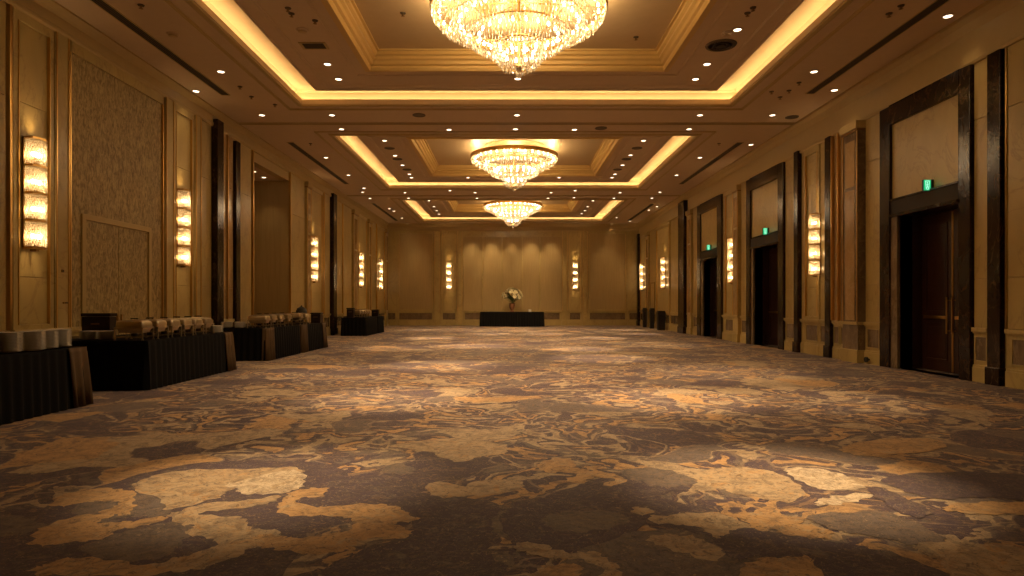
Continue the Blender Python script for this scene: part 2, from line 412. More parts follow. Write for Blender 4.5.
for (ya, yb, ia, ib, yc) in BAYS:
    co = empty('tray_coffer'); co.parent = ceil_root
    m2 = MB()                                                   # lit recess above the lip
    frame_loft(m2, BX0, BX1, ya, yb, [(0, ZC), (0, 6.375), (-.26, 6.375), (-.26, 6.62), (-.20, 6.68), (.56, 6.68)], 'cove')
    m2.build('cove_recess', co)
    m2 = MB(); frame_loft(m2, BX0, BX1, ya, yb, [(-.13, 6.378), (-.13, 6.392), (-.19, 6.392), (-.19, 6.378), (-.13, 6.378)], 'led')
    tag(m2.build('light_strip', co), 'glowing warm cove light strip')
    m2 = MB()
    frame_loft(m2, BX0, BX1, ya, yb, [(-.02, ZC), (-.02, ZC-.035), (-.10, ZC-.035), (-.13, ZC-.015), (-.16, ZC)], 'frieze')
    rib(m2, BX0-.46, BX1+.46, ya-.40, yb+.40, .06, .03, ZC, 'frieze')
    m2.build('lip_moulding', co)
    m2 = MB()                                                   # hanging ring soffit
    o0, o1, p0, p1 = BX0+.52, BX1-.52, ya+.45, yb-.62
    zr = 6.40
    A1 = [(o0, p0), (o1, p0), (o1, p1), (o0, p1)]; B1 = [(IX0, ia), (IX1, ia), (IX1, ib), (IX0, ib)]
    m2.rings([[(x, y, 6.85) for x, y in A1], [(x, y, zr) for x, y in A1], [(x, y, zr) for x, y in B1], [(x, y, 6.85) for x, y in B1]], 'ceiling')
    rib(m2, o0, o1, p0, p1, .05, .025, zr, 'ceiling')
    rib(m2, o0+.30, o1-.30, p0+.2, p1-.30, .05, .03, zr, 'ceiling')
    rib(m2, IX0-.36, IX1+.36, ia-.2, ib+.36, .05, .025, zr, 'ceiling')
    m2.build('ring_soffit', co)
    m2 = MB()
    frame_loft(m2, IX0, IX1, ia, ib, [(-.10, zr), (-.10, 6.37), (-.03, 6.37), (-.03, 6.345), (.03, 6.345), (.05, 6.40), (.05, 6.45), (.10, 6.47), (.12, 6.53), (.17, 6.56), (.17, 6.61), (.22, 6.64), (.22, 6.70), (.27, 6.70), (.27, 6.74)], 'gold')
    tag(m2.build('crown_moulding', co), 'gold painted stepped crown moulding')
    m2 = MB(); m2.box(IX0+.2, IX1-.2, ia+.2, ib-.2, 6.73, 6.80, 'ceiling_panel'); m2.build('centre_panel', co)

# ------------------------------------------------------------------ walls
walls = {}
for side, lab in (('left', 'long left wall of cream stone panels, mottled wallpaper and brass strips'),
                  ('right', 'long right wall of cream stone panels with three tall double doors'),
                  ('back', 'far end wall with tall fabric panels above a low marble wainscot'),
                  ('front', 'plain wall behind the camera')):
    walls[side] = tag(empty('wall_'+side), lab, 'wall', kind='structure')
TOP = {'L': 5.85, 'R': 5.42}
NAME = {'L': 'left', 'R': 'right'}
DOORS = [(yr(975), yr(883.5), yr(963), yr(900)), (yr(786), yr(748.5), yr(780.5), yr(755)), (yr(723.5), yr(699), yr(719), yr(704))]
NICHE = (yl(252), yl(288.7), 5.55, 2.0)
core = MB()
core.box(XL-.25, XL, YF, NICHE[0], 0, 6.4, 'frieze'); core.box(XL-.25, XL, NICHE[1], YB, 0, 6.4, 'frieze'); core.box(XL-.25, XL, NICHE[0], NICHE[1], NICHE[2], 6.4, 'frieze')
core.build('wall_core', walls['left'])
nb = MB(); a, b, t, d = NICHE
nb.box(XL-d, XL-.25, b, b+.15, 0, t, 'fabric'); nb.box(XL-d, XL-.25, a-.15, a, 0, t, 'fabric'); nb.box(XL-d-.1, XL-d, a-.15, b+.15, 0, t, 'fabric'); nb.box(XL-d, XL-.25, a-.15, b+.15, t, t+.1, 'ceiling')
nb.box(XL-d, XL-.25, b-.03, b, 0, .9, 'wainscot'); nb.box(XL-d, XL-.25, b-.06, b, .88, .95, 'stone'); nb.box(XL-d, XL-.25, a, b, -.2, 0, 'carpet')
tag(nb.build('service_alcove', walls['left']), 'deep recess lined with plain tan panels')
core = MB(); prev = YF
for (sa, sb, oa, ob) in DOORS:
    core.box(XR, XR+.25, prev, oa, 0, 6.4, 'frieze'); core.box(XR, XR+.25, oa, ob, 3.14, 6.4, 'frieze'); prev = ob
core.box(XR, XR+.25, prev, YB, 0, 6.4, 'frieze'); core.build('wall_core', walls['right'])
MB().box(XL-.25, XR+.25, YB, YB+.25, 0, 6.4, 'frieze').build('wall_core', walls['back'])
MB().box(XL-.25, XR+.25, YF-.25, YF, 0, 6.4, 'fabric').build('wall_core', walls['front'])

def side_box(mb, s, p0, p1, y0, y1, z0, z1, m):
    if s == 'L': mb.box(XL+p0, XL+p1, y0, y1, z0, z1, m)
    elif s == 'R': mb.box(XR-p1, XR-p0, y0, y1, z0, z1, m)
    else: mb.box(y0, y1, YB-p1, YB-p0, z0, z1, m)             # back wall: y0, y1 are x
base_mb = {'L': MB(), 'R': MB(), 'B': MB()}; rail_mb = {'L': MB(), 'R': MB(), 'B': MB()}
PAR = {'L': walls['left'], 'R': walls['right'], 'B': walls['back']}
def lower(s, y0, y1, p=.03):
    side_box(base_mb[s], s, p-.028, p+.03, y0, y1, 0, .25, 'stone'); side_box(base_mb[s], s, p-.028, p+.018, y0, y1, .25, .29, 'stone')
    side_box(rail_mb[s], s, p-.028, p+.02, y0, y1, .82, .85, 'stone'); side_box(rail_mb[s], s, p-.028, p+.045, y0, y1, .85, .92, 'stone')
    mb = MB(); w = min(.12, (y1-y0)*.16)
    side_box(mb, s, 0, p-.005, y0, y1, .29, .82, 'stone')
    if y1-y0 > .3:
        side_box(mb, s, 0, p, y0+w, y1-w, .37, .76, 'wainscot')
        for z0, z1, q0, q1 in ((.35, .37, w-.02, w-.02), (.76, .78, w-.02, w-.02)): side_box(mb, s, 0, p+.012, y0+q0, y1-q1, z0, z1, 'stone')
        for q in (y0+w-.02, y1-w): side_box(mb, s, 0, p+.012, q, q+.02, .37, .76, 'stone')
    mb.build('wainscot_panel', PAR[s])
def topof(s): return TOP.get(s, 5.80)
def stone_strip(s, y0, y1, low=True, mat='stone', seams=(1.74, 4.45)):
    mb = MB(); g = .006; zz = [.92]+list(seams)+[topof(s)]
    for z0, z1 in zip(zz, zz[1:]): side_box(mb, s, 0, .025, y0+g, y1-g, z0+g, z1-g, mat)
    mb.build('stone_panel', PAR[s], bevel=.004)
    if low: lower(s, y0, y1)
def brass(s, y, w=.03, p=.06, z0=.92, z1=None):
    z1 = z1 or topof(s); mb = MB(); side_box(mb, s, 0, p, y-w/2, y+w/2, z0, z1, 'brass'); mb.build('brass_trim', PAR[s], bevel=.004)
def framed(s, y0, y1, low=True, mat='stone', top=None):
    t = top or topof(s); mb = MB(); w = min(.10, (y1-y0)*.11); g = .006
    side_box(mb, s, 0, .05, y0, y0+w, .92, t, 'stone'); side_box(mb, s, 0, .05, y1-w, y1, .92, t, 'stone')
    side_box(mb, s, 0, .05, y0+w, y1-w, t-.16, t, 'stone'); side_box(mb, s, 0, .05, y0+w, y1-w, .92, 1.0, 'stone')
    zz = [1.0, 1.74, 4.45, t-.16]
    for z0, z1 in zip(zz, zz[1:]): side_box(mb, s, 0, .015, y0+w, y1-w, z0+g, z1-g, mat)
    mb.build('framed_panel', PAR[s], bevel=.006)
    mb = MB()
    for q in (y0+w, y1-w-.015): side_box(mb, s, .014, .062, q, q+.015, 1.0, t-.16, 'brass')
    mb.build('brass_trim', PAR[s])
    if low: lower(s, y0, y1)
def pilaster(s, y0, y1, p=.10, inset=True, cap=True, body='stone'):
    mb = MB(); t = topof(s); w = (y1-y0)
    side_box(mb, s, 0, p, y0, y1, .29, t-.22 if cap else t, body)
    if inset:
        side_box(mb, s, p-.002, p+.008, y0+w*.2, y1-w*.2, .95, 3.90, 'pilaster_stone'); side_box(mb, s, p-.002, p+.008, y0+w*.2, y1-w*.2, 3.98, t-.4, 'pilaster_stone')
    side_box(mb, s, 0, p+.03, y0-.02, y1+.02, 0, .29, 'stone'); side_box(mb, s, 0, p+.02, y0-.015, y1+.015, .85, .92, 'stone')
    if cap:
        side_box(mb, s, 0, p+.03, y0-.02, y1+.02, t-.22, t-.17, 'bronze'); side_box(mb, s, 0, p+.06, y0-.04, y1+.04, t-.17, t, 'frieze')
    mb.build('pilaster', PAR[s], bevel=.006)
    mb = MB()
    for q in (y0+.012, y1-.012-.02): side_box(mb, s, p-.01, p+.016, q, q+.02, .92, t-.22 if cap else t, 'brass')
    mb.build('brass_trim', PAR[s])
trim_n = [0]
def trim(mb, label, cat, bevel=0):
    trim_n[0] += 1; return tag(mb.build('trim_%d' % trim_n[0], bevel=bevel), label, cat, kind='structure')
def dark(s, y0, y1, p, top, label):
    mb = MB(); side_box(mb, s, 0, p, y0, y1, .0, top, 'dark_marble'); side_box(mb, s, 0, p+.03, y0-.015, y1+.015, 0, .29, 'dark_marble')
    trim(mb, label, 'pilaster', .008)

# left wall, near to far
for y0, y1 in ((YF, -1), (-1, 1), (1, 3.2), (3.2, 5.4), (5.4, 7.6), (7.6, 9.62)): stone_strip('L', y0, y1)
brass('L', 9.68, .05)
framed('L', yl(10), yl(51)); pilaster('L', yl(52), yl(66), .06, False, False)
wy0, wy1 = yl(67), yl(161.5)
jy0, jy1 = yl(80.5), yl(149)
mb = MB(); side_box(mb, 'L', 0, .02, wy0, jy0, .92, 5.66, 'wallpaper'); side_box(mb, 'L', 0, .02, jy1, wy1, .92, 5.66, 'wallpaper'); side_box(mb, 'L', 0, .02, jy0, jy1, 2.9, 5.66, 'wallpaper')
tag(mb.build('wallpaper_panel', walls['left']), 'mottled brown-gold wallpaper panel')
mb = MB(); side_box(mb, 'L', 0, .06, wy0, wy1, 5.66, 5.85, 'stone'); mb.build('header_panel', walls['left'])
brass('L', wy0+.02, .03); brass('L', wy1-.02, .04)
lower('L', wy0, jy0); lower('L', jy1, wy1)
pilaster('L', yl(162.5), yl(171), .07, False, False); framed('L', yl(171.5), yl(192)); pilaster('L', yl(192.5), yl(198), .08, False, False); stone_strip('L', yl(198.5), yl(210.5))
dark('L', 16.27, 16.62, .17, 6.03, 'black marble pillar before the ceiling track on the left wall')
stone_strip('L', 16.64, 17.10, mat='pilaster_stone'); stone_strip('L', 17.10, 17.5, mat='pilaster_stone'); brass('L', 17.12, .03, .07)
dark('L', 17.55, 17.82, .10, 5.80, 'slim black marble strip just past the left ceiling track')
stone_strip('L', 17.88, yl(250.5)); brass('L', yl(251.5), .05, .07, 0)
brass('L', yl(289), .06, .07, 0); stone_strip('L', yl(290), yl(304)); pilaster('L', yl(304.5), yl(308.5), .1); framed('L', yl(309), yl(322)); stone_strip('L', yl(322.5), 26.9); brass('L', yl(323), .05, .07)
dark('L', 27.0, 27.5, .17, 6.0, 'black marble pillar beyond the alcove on the left wall')
stone_strip('L', 27.6, 28.9); brass('L', 28.9, .06, .08); stone_strip('L', 28.95, 30.6); pilaster('L', 30.7, 31.6, .1); framed('L', 31.7, 33.9); pilaster('L', 34.0, 34.7, .1); stone_strip('L', 34.8, 36.2); brass('L', 36.2, .06, .08); framed('L', 36.3, 38.7); pilaster('L', 38.75, 39.3, .1)

# right wall, near to far
for y0, y1 in ((YF, -1), (-1, 1.2), (1.2, 3.4), (3.4, 5.6), (5.6, 7.9), (7.9, 10.2)): stone_strip('R', y0, y1)
brass('R', 10.22, .03, .04)
dark('R', 10.27, 10.55, .09, 5.42, 'black marble pilaster at the right edge beside the nearest double doors')
stone_strip('R', 10.58, DOORS[0][0]-.01)
stone_strip('R', DOORS[0][1]+.01, 14.27)
pilaster('R', 14.30, 14.95, .18, body='wainscot'); stone_strip('R', 15.0, 15.35, mat='pilaster_stone'); brass('R', 15.36, .04, .1); brass('R', 15.66, .04, .1); stone_strip('R', 15.36, 15.68, mat='pilaster_stone')
dark('R', 15.72, 15.98, .10, 5.45, 'black marble strip between two brass trims on the right wall')
stone_strip('R', 16.02, 16.34); framed('R', 16.36, 17.22); stone_strip('R', 17.24, 17.40)
dark('R', 17.43, 17.68, .12, 5.5, 'dark marble pilaster at the ceiling track on the right wall')
stone_strip('R', 17.72, DOORS[1][0]-.01)
stone_strip('R', DOORS[1][1]+.01, 21.95); pilaster('R', 22.0, 22.5, .12); framed('R', 22.55, 23.6)
stone_strip('R', 23.6, DOORS[2][0]-.01)
stone_strip('R', DOORS[2][1]+.01, 27.7); pilaster('R', 27.75, 28.4, .1)
dark('R', 28.5, 29.45, .22, 5.95, 'wide black marble pillar past the farthest double doors')
stone_strip('R', 29.5, 31.6); framed('R', 31.7, 34.6); stone_strip('R', 34.7, 36.3); pilaster('R', 36.4, 37.0, .1); framed('R', 37.1, 38.9)
dark('R', 39.0, 39.36, .16, 5.6, 'narrow black marble pillar in the far right corner')

# back wall
def bx(px): return (px-CX)*YB/F
stone_strip('B', XL, bx(397)); framed('B', bx(397.5), bx(434), mat='fabric'); pilaster('B', bx(434.5), bx(440.5), .08, False, False); framed('B', bx(441), bx(457)); pilaster('B', bx(457.5), bx(462.5), .08, False, False)
for p0, p1 in ((463, 482.2), (482.8, 501.7), (502.3, 522), (522.6, 539.6), (540.2, 561.5)):
    mb = MB(); side_box(mb, 'B', 0, .04, bx(p0), bx(p1), .92, 5.45, 'fabric'); mb.build('fabric_panel', walls['back'], bevel=.01)
    mb = MB(); side_box(mb, 'B', 0, .08, bx(p0)-.06, bx(p0)+.02, .92, 5.45, 'stone'); mb.build('panel_divider', walls['back'], bevel=.006)
    lower('B', bx(p0), bx(p1))
mb = MB(); side_box(mb, 'B', 0, .06, bx(463), bx(561.5), 5.45, 5.80, 'stone'); mb.build('header_panel', walls['back'])
pilaster('B', bx(562), bx(567.5), .08, False, False); framed('B', bx(568), bx(582)); pilaster('B', bx(582.5), bx(587.5), .08, False, False); framed('B', bx(588), bx(627), mat='fabric'); stone_strip('B', bx(627.5), XR)
for s, n in (('L', 'left'), ('R', 'right'), ('B', 'back')):
    tag(base_mb[s].build('baseboard_'+n, bevel=.004), {'L': 'cream stone baseboard along the left wall', 'R': 'cream stone baseboard along the right wall between the doors', 'B': 'cream stone baseboard along the far end wall'}[s], 'baseboard', kind='structure')
    rail_mb[s].build('chair_rail', PAR[s], bevel=.004)
# cornices
def cornice(s, z0, prof, label):
    mb = MB(); e0, e1 = (YF, YB) if s != 'B' else (XL, XR)
    def pt(p, e, z): return {'L': (XL+p, e, z), 'R': (XR-p, e, z), 'B': (e, YB-p, z)}[s]
    mb.rings([[pt(p, e, z) for p, z in prof] for e in (e0, e1)], 'frieze', False)
    trim(mb, label, 'cornice')
cornice('L', 5.85, [(0, 5.84), (.05, 5.84), (.07, 5.88), (.07, 5.93), (.05, 5.95), (.05, 6.12), (.10, 6.16), (.16, 6.20), (.20, 6.215), (.20, 6.25)], 'tan painted cornice along the top of the left wall')
cornice('R', 5.42, [(0, 5.42), (.05, 5.42), (.07, 5.47), (.04, 5.49), (.04, 5.98), (.07, 6.02), (.12, 6.12), (.20, 6.19), (.20, 6.25)], 'deep tan painted frieze along the top of the right wall')
cornice('B', 5.80, [(0, 5.80), (.05, 5.80), (.08, 5.85), (.06, 5.88), (.06, 6.05), (.12, 6.15), (.22, 6.20), (.22, 6.25)], 'tan painted cornice above the far end wall')

# ------------------------------------------------------------------ doors
def handle_mb(x, y, z0, z1):
    h = MB(); h.tube((x, y, z0), (x, y, z1), .014, 'brass', 8)
    for z in (z0+.06, z1-.06): h.tube((x, y, z), (x+.07, y, z), .010, 'brass', 6)
    return h
dl = ['tall dark double doors in a black marble surround nearest the camera on the right', 'middle of three dark double doors along the right wall', 'farthest of three dark double doors along the right wall']
for i, (sa, sb, oa, ob) in enumerate(DOORS):
    d = tag(empty('door_%d' % (i+1), (XR, (oa+ob)/2, 0)), dl[i], 'door', kind='structure')
    off = Vector((XR, (oa+ob)/2, 0))
    def put(mb, name, par, bevel=0):
        mb.v = [tuple(Vector(v)-off) for v in mb.v]; return mb.build(name, par, bevel=bevel)
    mb = MB(); w0 = (oa-sa)*.96; w1 = (sb-ob)*.62; p = .09
    side_box(mb, 'R', -.01, p, sa, sa+w0, 0, 5.42, 'dark_marble'); side_box(mb, 'R', -.01, p, sb-w1, sb, 0, 5.42, 'dark_marble'); side_box(mb, 'R', -.01, p, sa+w0, sb-w1, 5.02, 5.42, 'dark_marble')
    put(mb, 'marble_surround', d, .012)
    mb = MB(); side_box(mb, 'R', -.01, p-.02, sa+w0, sb-w1, 3.14, 3.46, 'case_wood'); side_box(mb, 'R', -.01, p+.03, sa+w0, sb-w1, 3.10, 3.16, 'dark_marble'); side_box(mb, 'R', -.01, p+.01, sa+w0, sb-w1, 3.44, 3.48, 'dark_marble')
    put(mb, 'transom', d, .006)
    mb = MB(); side_box(mb, 'R', 0, .03, sa+w0, sb-w1, 3.48, 5.02, 'stone'); put(mb, 'overdoor_panel', d)
    mb = MB()
    side_box(mb, 'R', -.01, .06, ob, sb-w1, 0, 3.14, 'wainscot'); side_box(mb, 'R', -.01, .06, sa+w0, oa, 0, 3.14, 'wainscot')
    mb.box(XR, XR+.62, ob, ob+.08, 0, 3.14, 'dark_wood'); mb.box(XR, XR+.62, oa-.08, oa, 0, 3.14, 'dark_wood'); mb.box(XR, XR+.62, oa-.08, ob+.08, 3.12, 3.2, 'dark_wood'); mb.box(XR, XR+.62, oa, ob, -.1, 0, 'carpet'); mb.box(XR+.56, XR+.62, oa-.08, ob+.08, 0, 3.2, 'groove')
    put(mb, 'door_lining', d)
    ym = (oa+ob)/2; xd = XR+.45
    for (la, lb, sgn) in ((oa+.01, ym-.004, 1), (ym+.004, ob-.01, -1)):
        mb = MB(); mb.box(xd, xd+.05, la, lb, .01, 3.10, 'dark_wood')
        for z0, z1 in ((.22, .95), (1.16, 2.90)):
            a, b = la+.13, lb-.13
            for q0, q1, r0, r1 in ((a, b, z0, z0+.03), (a, b, z1-.03, z1), (a, a+.03, z0, z1), (b-.03, b, z0, z1)): mb.box(xd-.018, xd, q0, q1, r0, r1, 'dark_wood')
            mb.box(xd-.008, xd, a+.07, b-.07, z0+.07, z1-.07, 'dark_wood')
        lf = put(mb, 'door_leaf', d, .004)
        yh = lb-.07 if sgn == 1 else la+.07
        tag(put(handle_mb(xd-.07, yh, .75, 1.45), 'pull_handle', lf), 'brass pull handle')
        mb = MB(); mb.box(xd-.05, xd-.02, la+.14, lb-.10, 1.03, 1.09, 'brass'); mb.box(xd-.03, xd, la+.15, la+.2, 1.035, 1.085, 'brass'); mb.box(xd-.03, xd, lb-.16, lb-.11, 1.035, 1.085, 'brass')
        tag(put(mb, 'push_bar', lf, .005), 'brass push bar')
        mb = MB(); ye = lb-.016 if sgn == 1 else la; mb.box(xd-.01, xd+.0, ye, ye+.016, .02, 3.08, 'brass'); put(mb, 'edge_strip', lf)
# hidden jib doors in the wallpaper
off = Vector((XL, (jy0+jy1)/2, 0)); d = tag(empty('door_4', off), 'wallpapered hidden double door in the mottled panel on the left wall', 'door', kind='structure')
ym = (jy0+jy1)/2
mb = MB(); side_box(mb, 'L', 0, .05, jy0-.02, jy0+.08, 0, 2.92, 'frieze'); side_box(mb, 'L', 0, .05, jy1-.08, jy1+.02, 0, 2.92, 'frieze'); side_box(mb, 'L', 0, .05, jy0+.08, jy1-.08, 2.82, 2.92, 'frieze'); put(mb, 'door_frame', d, .006)
for a, b in ((jy0+.085, ym-.005), (ym+.005, jy1-.085)):
    mb = MB(); side_box(mb, 'L', 0, .018, a, b, .01, 2.81, 'wallpaper'); lf = put(mb, 'door_leaf', d, .003)
    mb = MB(); yk = b-.06 if a < ym-.1 else a+.06
    side_box(mb, 'L', .015, .05, yk-.012, yk+.012, 1.0, 1.12, 'bronze'); put(mb, 'door_handle', lf, .005)
# a flush door in the far right wall
off = Vector((XR, 35.5, 0)); d = tag(empty('door_5', off), 'pale flush service door near the far right corner', 'door', kind='structure')
mb = MB(); side_box(mb, 'R', .025, .04, 35.05, 35.95, 0, 2.45, 'stone'); lf = put(mb, 'door_leaf', d, .004)
mb = MB(); side_box(mb, 'R', .025, .055, 34.98, 35.05, 0, 2.52, 'bronze'); side_box(mb, 'R', .025, .055, 35.95, 36.02, 0, 2.52, 'bronze'); side_box(mb, 'R', .025, .055, 35.05, 35.95, 2.45, 2.52, 'bronze'); put(mb, 'door_frame', d)
# ------------------------------------------------------------------ chandeliers
def curtain(rows, m='crystal'):               # hanging prisms along a bowl-shaped profile; rows: (radius, z, count, length, width)
    mb = MB()
    for r, z, n, ln, w in rows:
        a0 = random.random()
        for k in range(n):
            t = 2*PI*(k+a0)/n; rr = r+random.uniform(-.012, .012)
            mb.drop((rr*math.cos(t), rr*math.sin(t), z+random.uniform(-.012, .012)), w, ln*random.uniform(.85, 1.1), m)
    return mb
def arc_rows(r0, z0, r1, z1, k, n0, ln, w, bulge=.75):
    out = []
    for i in range(k):
        t = i/(k-1); a = t*PI/2
        r = r0+(r1-r0)*((1-bulge)*t+bulge*(1-math.cos(a))); z = z0+(z1-z0)*((1-bulge)*t+bulge*math.sin(a))
        out.append((r, z, max(12, int(n0*r/r0)), ln, w))
    return out
ZB = 6.40                                     # rim height
def make_chandelier():
    c = empty('chandelier', (0, 0, 0))
    mb = MB(); mb.torus(1.50, .022, 6.43, 'brass', 72); mb.torus(1.50, .018, 6.33, 'brass', 72); mb.rings([[(1.51*math.cos(2*PI*k/72), 1.51*math.sin(2*PI*k/72), z) for k in range(72)] for z in (6.42, 6.34)], 'brass')
    mb.build('rim_band', c, True)
    for R, z in ((1.13, 6.17), (.86, 5.96), (.42, 5.765)):
        mb = MB(); mb.torus(R, .016, z, 'brass', 56); mb.torus(R-.03, .008, z+.03, 'brass', 40, 4); mb.build('tier_ring', c, True)
    mb = MB(); mb.torus(.15, .010, 5.375, 'brass', 28, 5); mb.build('basket_ring', c, True)
    for rows in (arc_rows(1.49, 6.39, 1.16, 6.14, 6, 140, .125, .017), arc_rows(1.13, 6.17, .88, 6.00, 5, 108, .125, .017), arc_rows(.86, 5.96, .46, 5.74, 6, 84, .125, .016),
                 [(.41, 5.76, 52, .13, .014), (.405, 5.66, 52, .13, .014)]+arc_rows(.40, 5.57, .15, 5.38, 5, 50, .10, .013, .5)):
        tag(curtain(rows).build('crystal_curtain', c), 'curtain of clear cut crystal prisms', kind='stuff')
    # bulbs: one mesh datum, many lamps
    mb = MB(); mb.lathe([(.001, -.030), (.017, -.025), (.023, -.01), (.018, .015), (.008, .04), (.001, .05)], 'bulb', 8)
    b0 = mb.build('light_bulb', c, True)
    first = True
    for R, z, n in ((1.36, 6.30, 36), (1.02, 6.13, 28), (.68, 5.92, 20), (.26, 5.60, 9)):
        for k in range(n):
            t = 2*PI*(k+.5)/n
            b = b0 if first else b0.copy()
            if not first: COL.objects.link(b); b.parent = c
            first = False; b.location = (R*math.cos(t), R*math.sin(t), z)
    for k in range(8):
        t = 2*PI*k/8; ct, st = math.cos(t), math.sin(t)
        mb = MB(); prev = None
        for R, z in ((.05, 6.50), (1.49, 6.42), (1.13, 6.19), (.86, 5.98), (.42, 5.78)):
            p = (R*ct, R*st, z)
            if prev: mb.tube(prev, p, .010, 'brass', 5)
            prev = p
        mb.build('frame_arm', c)
    mb = MB(); mb.tube((0, 0, 6.74), (0, 0, 5.45), .025, 'brass', 10); mb.build('stem', c, True)
    mb = MB(); mb.lathe([(.001, 6.735), (1.05, 6.735), (1.08, 6.71), (1.02, 6.69), (.2, 6.68), (.12, 6.62), (.05, 6.58)], 'gold', 48); mb.build('ceiling_plate', c, True)
    mb = MB(); mb.lathe([(.03, 5.42), (.06, 5.36), (.05, 5.33), (.02, 5.31), (.045, 5.28), (.05, 5.25), (.035, 5.22), (.001, 5.19)], 'crystal', 14); mb.lathe([(.02, 5.45), (.07, 5.39), (.02, 5.34)], 'brass', 14)
    mb.build('finial', c, True)
    return c
ch0 = make_chandelier()
for i, (b, lab) in enumerate(zip(BAYS, ('huge tiered crystal chandelier hanging in the coffer nearest the camera', 'tiered crystal chandelier hanging in the middle tray coffer', 'smallest looking crystal chandelier, in the coffer before the far end wall'))):
    c = ch0 if i == 0 else copy_tree(ch0)
    c.location = (XM, b[4], 0); tag(c, lab, 'chandelier', 'crystal chandeliers along the ceiling')

def lamp(kind, loc, energy, col=WARM, rad=.1, par=None, **kw):
    d = bpy.data.lights.new(kind.lower()+'_light', kind); d.energy = energy; d.color = col
    if kind != 'AREA': d.shadow_soft_size = rad
    for k, v in kw.items(): setattr(d, k, v)
    o = bpy.data.objects.new(d.name, d); COL.objects.link(o); o.location = loc; o.parent = par
    return o
def spot(src, dst, energy, size=34, blend=.75, col=(1, .70, .38)):
    o = lamp('SPOT', src, energy, col, .05, None, spot_size=math.radians(size), spot_blend=blend)
    o.rotation_euler = (Vector(dst)-Vector(src)).to_track_quat('-Z', 'Y').to_euler(); return o
for b in BAYS:
    lamp('POINT', (XM, b[4], 6.2), 60, (1, .72, .42), .3)
    for k in range(12):                       # lamps added above the rim, without fittings, to brighten the coffer
        t = 2*PI*(k+.5)/12; lamp('POINT', (XM+1.35*math.cos(t), b[4]+1.35*math.sin(t), 6.50), 15, (1, .68, .34), .12)
    lamp('SPOT', (XM, b[4], 5.16), 1550, (1, .70, .40), .12, None, spot_size=math.radians(140), spot_blend=1.0)  # spot added under the finial to brighten the floor

# ------------------------------------------------------------------ wall sconces: half-hexagon crystal boxes in four tiers
def make_sconce(H=1.72, W=.31, D=.20):
    s = empty('wall_sconce')                                  # stands on the wall plane, facing +x, origin at its foot
    sec = [(0, -W/2), (D*.78, -W/2), (D, -W*.2), (D, W*.2), (D*.78, W/2), (0, W/2)]
    mb = MB(); mb.box(0, .03, -W/2-.02, W/2+.02, 0, H, 'bronze'); mb.build('back_plate', s, bevel=.004)
    for k in range(5):
        z = H*k/4; mb = MB()
        mb.rings([[(x*f, y*f, zz) for x, y in sec] for zz, f in ((z-.016, 1.03), (z+.016, 1.03))], 'brass')
        mb.rings([[(x*f, y*f, zz) for x, y in sec] for zz, f in ((z-.016, 1.03), (z-.016, .88))], 'brass')
        mb.rings([[(x*f, y*f, zz) for x, y in sec] for zz, f in ((z+.016, 1.03), (z+.016, .88))], 'brass')
        mb.build('brass_band', s)
    for q in (-1, 1):
        mb = MB(); mb.box(0, .02, q*W/2-.008, q*W/2+.012, 0, H, 'brass'); mb.build('side_rail', s)
    for k in range(4):
        z0 = H*k/4+.016; h = H/4-.03; mb = MB()
        for (xa, ya), (xb, yb2) in zip(sec, sec[1:]):
            ln = math.hypot(xb-xa, yb2-ya); n = max(3, int(ln/.0165))
            for j in range(n):
                t = (j+.5)/n; x, y = xa+(xb-xa)*t, ya+(yb2-ya)*t
                nz = 6; up = .5*(j % 2)
                for q in range(nz): mb.drop((x, y, min(z0+h, z0+h*(q+1+up)/nz)), .0125, h/nz*1.05, 'bead')
        tag(mb.build('crystal_shade', s), 'curtain of clear crystal beads', kind='stuff')
        mb = MB(); zc = z0+h*.42
        mb.rings([[(D*.5+r*math.cos(2*PI*j/8), y, zc+r*math.sin(2*PI*j/8)) for j in range(8)] for y, r in ((-.10, .006), (-.085, .034), (.085, .034), (.10, .006))], 'sconce_bulb', True, True, True)
        mb.build('light_bulb', s, True)
    mb = MB(); mb.box(.02, D*.6, -.03, .03, -.05, -.016, 'bronze'); mb.build('bottom_bracket', s)
    return s
sc0 = make_sconce()
SCN = []
for px, z, lab in ((36.5, 2.20, 'nearest crystal wall sconce on the left wall, beside the mottled wallpaper panel'),
                   (184.5, 2.21, 'crystal wall sconce on the left wall between wallpaper panel and black marble pillar'),
                   (315, 2.18, 'crystal wall sconce on the left wall just past the deep alcove'),
                   (361.5, 2.18, 'crystal wall sconce on the left wall above the far buffet table'),
                   (381, 2.18, 'last crystal wall sconce on the left wall before the far corner')):
    SCN.append(((XL+.02, yl(px)*7.48/7.6, z), 0, lab))
for px, z, lab in ((814, 2.03, 'crystal wall sconce on the right wall between first and middle double doors'),
                   (731, 2.05, 'crystal wall sconce on the right wall between middle and farthest double doors'),
                   (663, 2.10, 'crystal wall sconce on the right wall past the wide black pillar'),
                   (641.5, 2.14, 'last crystal wall sconce on the right wall near the far corner')):
    SCN.append(((XR-.02, yr(px)*7.83/7.95, z+.03), PI, lab))
for px, lab in ((449, 'crystal sconce on the far end wall, left of the flower table'), (575, 'crystal sconce on the far end wall, right of the flower table')):
    SCN.append(((bx(px), YB-.02, 2.19), -PI/2, lab))
